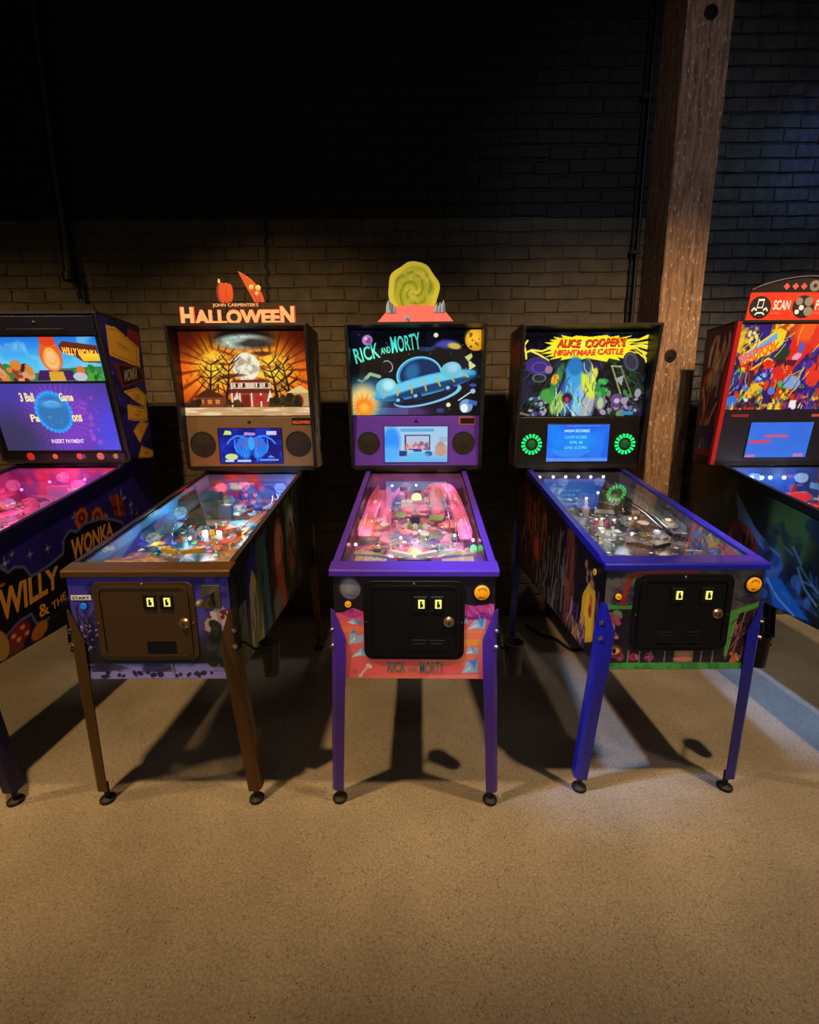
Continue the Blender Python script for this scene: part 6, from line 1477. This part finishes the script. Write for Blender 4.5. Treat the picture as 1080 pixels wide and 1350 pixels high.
def art_comic():
    c = Cv(300, 360, 1300, 850, 260, 140, (50, 20, 90))
    c.cloud(110, 3, (200, 60, 20), .46, .6, .9); c.cloud(70, 8, (240, 190, 30), .55, .65, .9); c.cloud(90, 12, (40, 30, 130), .56, .68, .9)
    c.poly([(360, 590), (370, 520), (600, 380), (660, 400), (650, 470), (600, 510)], (236, 200, 30)); c.poly([(345, 545), (590, 405), (600, 440), (360, 575)], (110, 160, 214)); c.blobs(4, 8, [(230, 210, 110)], 370, 390, 470, 470, 12, 24)
    c.poly([(445, 690), (455, 600), (560, 555), (700, 600), (610, 640), (490, 700)], (226, 40, 24)); c.ell(550, 650, 70, 34, (40, 40, 190), -22); c.ell(545, 655, 40, 18, (150, 190, 240), -22, soft=.6); c.line([(450, 700), (440, 620), (560, 550), (700, 590)], 10, (250, 200, 40))
    c.poly([(600, 560), (700, 500), (740, 380), (850, 380), (900, 480), (800, 580), (700, 700), (640, 690)], (214, 36, 24)); c.ell(820, 400, 90, 60, (236, 90, 30), soft=.6); c.ell(660, 530, 60, 40, (30, 50, 40), -20, soft=.4); c.ell(780, 540, 36, 20, (236, 150, 170), -20); c.ell(800, 490, 20, 34, (80, 90, 180))
    c.strokes(5, 110, [(250, 220, 60), (240, 90, 30), (230, 60, 30), (60, 180, 90), (120, 40, 150), (20, 10, 30)], 310, 560, 1290, 850, 60, 8, 80, 60); c.cloud(60, 21, (30, 14, 40), .56, .64, .7, 1, 1, 560); c.blobs(7, 26, [(60, 170, 90), (240, 200, 50), (220, 50, 30), (90, 110, 200), (210, 210, 220), (140, 40, 120)], 310, 680, 1290, 850, 12, 34); c.ell(345, 800, 46, 34, (50, 110, 190)); c.ell(790, 690, 70, 40, (130, 150, 200), 10); c.rect(810, 795, 860, 836, (236, 220, 220))
    c.blobs(9, 40, [(220, 50, 30), (240, 190, 50), (70, 40, 140)], 860, 380, 1290, 700, 20, 60)
    c.strokes(17, 70, [(24, 8, 16), (250, 214, 60), (24, 8, 16)], 310, 365, 1290, 840, 90, 5, 120, 50, .85)
    return c
M_RED = pbr('red_trim', (196, 40, 44), .35, .1)
M_REDS = pbr('red_sheet', (214, 54, 26), .4, 0, (220, 50, 20), .35)
def backbox_red(S, root):
    at = S['at']
    bg = S['sheet_on']('backglass', art_comic(), -.332, 1.470, .332, 1.888, .003, 1.1, root)
    S['text_on']('DEADPOOL', -.292, 1.690, -.10, 1.742, .0045, glow('orange_red_letters', (232, 70, 30), 1.0), bg, 24)
    sp = S['slab']('speaker_panel', -.332, 1.192, .332, 1.464, -.002, .004, pbr('charcoal_panel', (34, 30, 44), .45), root, .002)
    scr = S['slab']('screen', -.176, 1.212, .166, 1.408, .004, .007, M_BLK, root, .001)
    c = Cv(400, 915, 785, 1130, 110, 70, (50, 104, 214)); c.cloud(120, 3, (60, 116, 226), .4, .7, .6)
    c.line([(420, 1032), (535, 1032)], 18, (214, 60, 90)); c.line([(505, 998), (640, 998)], 16, (206, 80, 110)); c.rect(405, 1112, 465, 1128, (190, 110, 170)); c.rect(705, 1108, 765, 1124, (190, 110, 170))
    S['sheet_on']('screen_picture', c, -.172, 1.216, .162, 1.404, .0075, 1.05, scr)
    S['slab']('badge', -.285, 1.432, -.195, 1.446, .004, .006, pbr('badge_red_plate', (150, 50, 50), .4), root); S['slab']('badge', .14, 1.432, .24, 1.446, .004, .006, pbr('badge_pink_plate', (190, 90, 96), .4), root)
    y = .985
    arch = [(-.288, 2.040)] + [(-.288 + .576 * k / 14, 2.050 + .062 * math.sin(math.pi * k / 14) ** .8) for k in range(15)] + [(.288, 2.040)]
    tp = MB().prism([(-.300, 1.905), (.300, 1.905), (.288, 2.040), (-.288, 2.040)], (0, y, 0), (1, 0, 0), (0, 0, 1), (0, .006, 0)).build('topper', M_REDS, root)
    MB().prism(arch[::-1], (0, y, 0), (1, 0, 0), (0, 0, 1), (0, .006, 0)).build('topper_arch', pbr('dark_sheet', (30, 22, 24), .4), tp)
    out = [(a * 1.012, b + .004) for a, b in arch]
    rows = [[(a, y - .001, b), (a2, y - .001, b2)] for (a, b), (a2, b2) in zip(arch[1:-1], out[1:-1])]
    MB().strip(rows).build('topper_edge', pbr('grey_edge', (120, 112, 110), .4), tp, solid=.006)
    wh = pbr('white_print', (236, 226, 220), .5, 0, (236, 220, 210), .35); nv = pbr('navy_print', (26, 22, 44), .5); rd_ = pbr('pink_print', (220, 90, 90), .5, 0, (214, 70, 70), .3); gy = pbr('grey_print', (150, 144, 140), .5)
    def disc(x, z, r, mat, d=.001): MB().lathe([(r, 0), (r, d), (r * .2, d + .0004)], (x, y - .0005, z), (0, -1, 0), 24).build('print', mat, tp)
    disc(-.236, 1.970, .054, nv, .001)
    MB().prism([(-.254, 1.966), (-.224, 1.966), (-.218, 2.010), (-.248, 2.010)], (0, y - .0018, 0), (1, 0, 0), (0, 0, 1), (0, -.0008, 0)).build('print', wh, tp); MB().prism([(-.250, 1.972), (-.228, 1.972), (-.223, 2.000), (-.245, 2.000)], (0, y - .0027, 0), (1, 0, 0), (0, 0, 1), (0, -.0006, 0)).build('print', nv, tp)
    for P in ([(-.280, 1.955), (-.268, 1.972), (-.250, 1.960), (-.254, 1.953), (-.267, 1.962), (-.275, 1.950)], [(-.196, 1.955), (-.206, 1.972), (-.222, 1.960), (-.218, 1.953), (-.207, 1.962), (-.200, 1.950)], [(-.262, 1.936), (-.250, 1.948), (-.222, 1.948), (-.210, 1.936), (-.214, 1.932), (-.225, 1.941), (-.247, 1.941), (-.258, 1.932)]):
        MB().prism(P, (0, y - .0018, 0), (1, 0, 0), (0, 0, 1), (0, -.0008, 0)).build('print', wh, tp)
    lettering('SCAN', (-.172, y - .001, 1.958), (.088, 0, 0), (0, 0, .046), wh, tp); lettering('PLAY', (.040, y - .001, 1.958), (.088, 0, 0), (0, 0, .046), wh, tp)
    for x0, x1 in ((-.178, -.130), (.036, .120)): MB().box(x0, y - .0012, 1.938, x1, y - .0004, 1.947).build('print', rd_, tp)
    disc(-.020, 1.972, .054, nv, .001)
    for x, z, r in ((-.044, 1.998, .018), (.004, 1.996, .021), (.006, 1.950, .022), (-.030, 1.968, .012), (-.050, 1.948, .011)): disc(x, z, r, gy if r > .015 else wh, .0022)
    for x in (-.116, -.072, -.030): MB().prism([(x, 2.052), (x + .016, 2.068), (x, 2.084), (x - .016, 2.068)], (0, y - .0004, 0), (1, 0, 0), (0, 0, 1), (0, -.001, 0)).build('print', rd_, tp)
    disc(.024, 2.070, .026, gy, .001); disc(.024, 2.070, .009, nv, .002)

def toys_red(S, root, pf, pz, xp, bk):
    redp = pbr('red_plastic', (190, 44, 36), .35); whp = pbr('white_plastic', (220, 224, 226), .35); ice = glow('led_ice', (214, 240, 255), 7); bl = pbr('blue_plastic', (40, 70, 180), .3); pk = pbr('pink_plastic', (240, 130, 170), .3); clr = clearplastic('clear_blue_ramp', (110, 190, 255), .4)
    apron(S, root, pf, pz, xp, redp, whp)
    flipper(pf, pz, -.075, .262, -28, redp, M_RUB); flipper(pf, pz, .075, .262, 208, redp, M_RUB); slingshot(pf, pz, -1, .09, .33, redp, whp); slingshot(pf, pz, 1, .09, .33, redp, whp)
    y = .84; MB().prism([(-.09, 0), (.05, .0), (.08, .03), (.05, .055), (-.08, .05), (-.10, .025)], (-.02, y, pz(y) + .03), (1, 0, 0), (0, 0, 1), (0, .01, 0)).build('toy_sign', pbr('bright_red_sign', (230, 50, 60), .3, 0, (230, 40, 60), .4), pf, bevel=.003)
    MB().box(.02, .95, pz(.95), .10, .98, pz(.95) + .09).build('toy_block', bl, pf, bevel=.004); MB().lathe([(.022, 0), (.022, .006), (.004, .008)], (.04, .948, pz(.95) + .075), (0, -1, 0), 18).build('toy_badge', redp, pf)
    ramp_channel(pf, [(-.2, .42, pz(.42) + .035), (-.21, .6, pz(.6) + .05), (-.2, .85, pz(.85) + .07), (-.12, .96, pz(.96) + .08)], clr); ramp_channel(pf, [(.2, .42, pz(.42) + .035), (.21, .6, pz(.6) + .05), (.2, .85, pz(.85) + .07), (.12, .93, pz(.93) + .08)], clr)
    for x, y in ((-.05, .72), (.04, .74), (.0, .64)): bumper(pf, pz, x, y, whp, redp)
    for k in range(12):
        rd = random.Random(k + 160); post_p(pf, pz, rd.uniform(-.2, .2), rd.uniform(.4, .85), rd.choice([whp, redp, bl]))
    plastic(pf, pz, [(-.2, .62), (-.11, .60), (-.1, .70), (-.2, .74)], pk, .05); plastic(pf, pz, [(-.18, .48), (-.1, .46), (-.09, .54), (-.19, .56)], bl, .05); plastic(pf, pz, [(.1, .6), (.2, .58), (.2, .70), (.12, .72)], whp, .05)
    for x in (-.19, -.145, -.09, -.045, .03): lamp(pf, x, 1.0, pz(1.0) + .12, .0095, ice)
    for x, y, h in ((-.2, .7, .06), (.2, .7, .06), (0, .5, .02), (-.15, .4, .02)): lamp(pf, x, y, pz(y) + h, .0065, ice)
    clutter(pf, pz, 11, [redp, whp, bl, pk], [glow('insert_ice', (190, 225, 255), 1.2), glow('insert_red', (240, 50, 40), 1.2)], M_CHROME, 26, .25)

M5 = dict(label='pinball machine with red backbox trim and red and black topper sign, at the right edge', x=1.99, y=.03, rot=0, hw=.274, zl=.947, slope=.215,
    hb=.355, zb0=1.183, zb1=1.893, yb=1.044, yt=.959, yr=1.20, recess=False, lock_m=M_BLKS, rail_m=M_BLKS, rail_w=.02, skirt=.035, leg_m=M_BLKS, trim_m=M_RED,
    front_art=flatcv([(20, 24, 30), (40, 50, 70)], 3), side_art={-1: art_side_beast()}, backbox=backbox_red, toys=toys_red, door=door_plain,
    bb_art={-1: (lambda c: (c.strokes(3, 18, [(236, 200, 150), (210, 150, 110)], 30, 15, 90, 70, 80, 7, 95, 12), c.strokes(4, 26, [(180, 70, 60), (220, 170, 90), (40, 24, 36)], 10, 80, 100, 210, 60, 7, 100, 30), c.ell(60, 110, 14, 16, (150, 140, 140)), c.rect(0, 215, 100, 262, (24, 40, 80)), c.strokes(5, 10, [(100, 130, 170)], 20, 240, 90, 255, 26, 3, 80, 10), c.rect(10, 268, 95, 284, (150, 36, 40)), c)[-1])(Cv(0, 0, 100, 300, 40, 100, (72, 34, 54)))},
    pf_art=art_pf(61, (70, 90, 180), [(90, 130, 220), (220, 60, 80), (230, 200, 210), (50, 60, 150), (200, 90, 150)]), back_art=flatcv([(40, 90, 190), (30, 60, 150)], 5),
    blades={-1: flatcv([(60, 80, 150), (90, 90, 150)], 4), 1: flatcv([(60, 80, 150), (150, 90, 130)], 9)},
    lamps=[(-.15, .97, 1.12, (.5, .75, 1), .45), (.1, .97, 1.12, (.5, .72, 1), .45), (0, .7, 1.06, (.8, .75, 1), .35), (-.15, .5, 1.02, (.9, .7, 1), .3), (.15, .5, 1.02, (.9, .8, 1), .25)])

for S in (M1, M2, M3, M4, M5): build_machine(S)

# ------------------------------------------------------------------ cups clipped to the right front legs, power cord
M_CUP = pbr('black_cup', (20, 20, 21), .3)
def cup(mx, my, lab):
    x, y = mx + .362, my + .10
    t = thing('cup_holder', lab, 'cup holder', (x, y, .505), 0, 'black cup holders clipped to the machine legs')
    MB().lathe([(.026, 0), (.029, .003), (.036, .118), (.0385, .120), (.0385, .126), (.0345, .126), (.0335, .115), (.027, .008), (.003, .007)], (0, 0, 0), n=28).build('cup', M_CUP, t, True)
    MB().tube(smooth([(-.036, 0, .10), (-.052, -.02, .112), (-.062, -.055, .150), (-.074, -.085, .170)], 4), .005, 8).build('clip_arm', M_CUP, t, True)
    MB().box(-.082, -.100, .148, -.070, -.070, .232).build('clip_plate', M_CUP, t, bevel=.002)
cup(-.887, .006, 'small black cup clipped beside the right leg of the bronze machine')
cup(0, 0, 'small black cup clipped beside the right leg of the purple machine')
cup(.931, .051, 'small black cup clipped beside the right blue leg, next to the right edge machine')
pc = thing('power_cord', 'dark power cord looping on the floor behind the blue-legged machine', 'cord', (.92, 1.25, 0))
MB().tube(smooth([(-.12, .30, .012), (-.05, .16, .011), (.02, .10, .011), (.06, -.02, .011), (.10, -.05, .011), (.22, .02, .011), (.3, .25, .011)], 6), .010, 8).build('cable', M_RUB, pc, True)
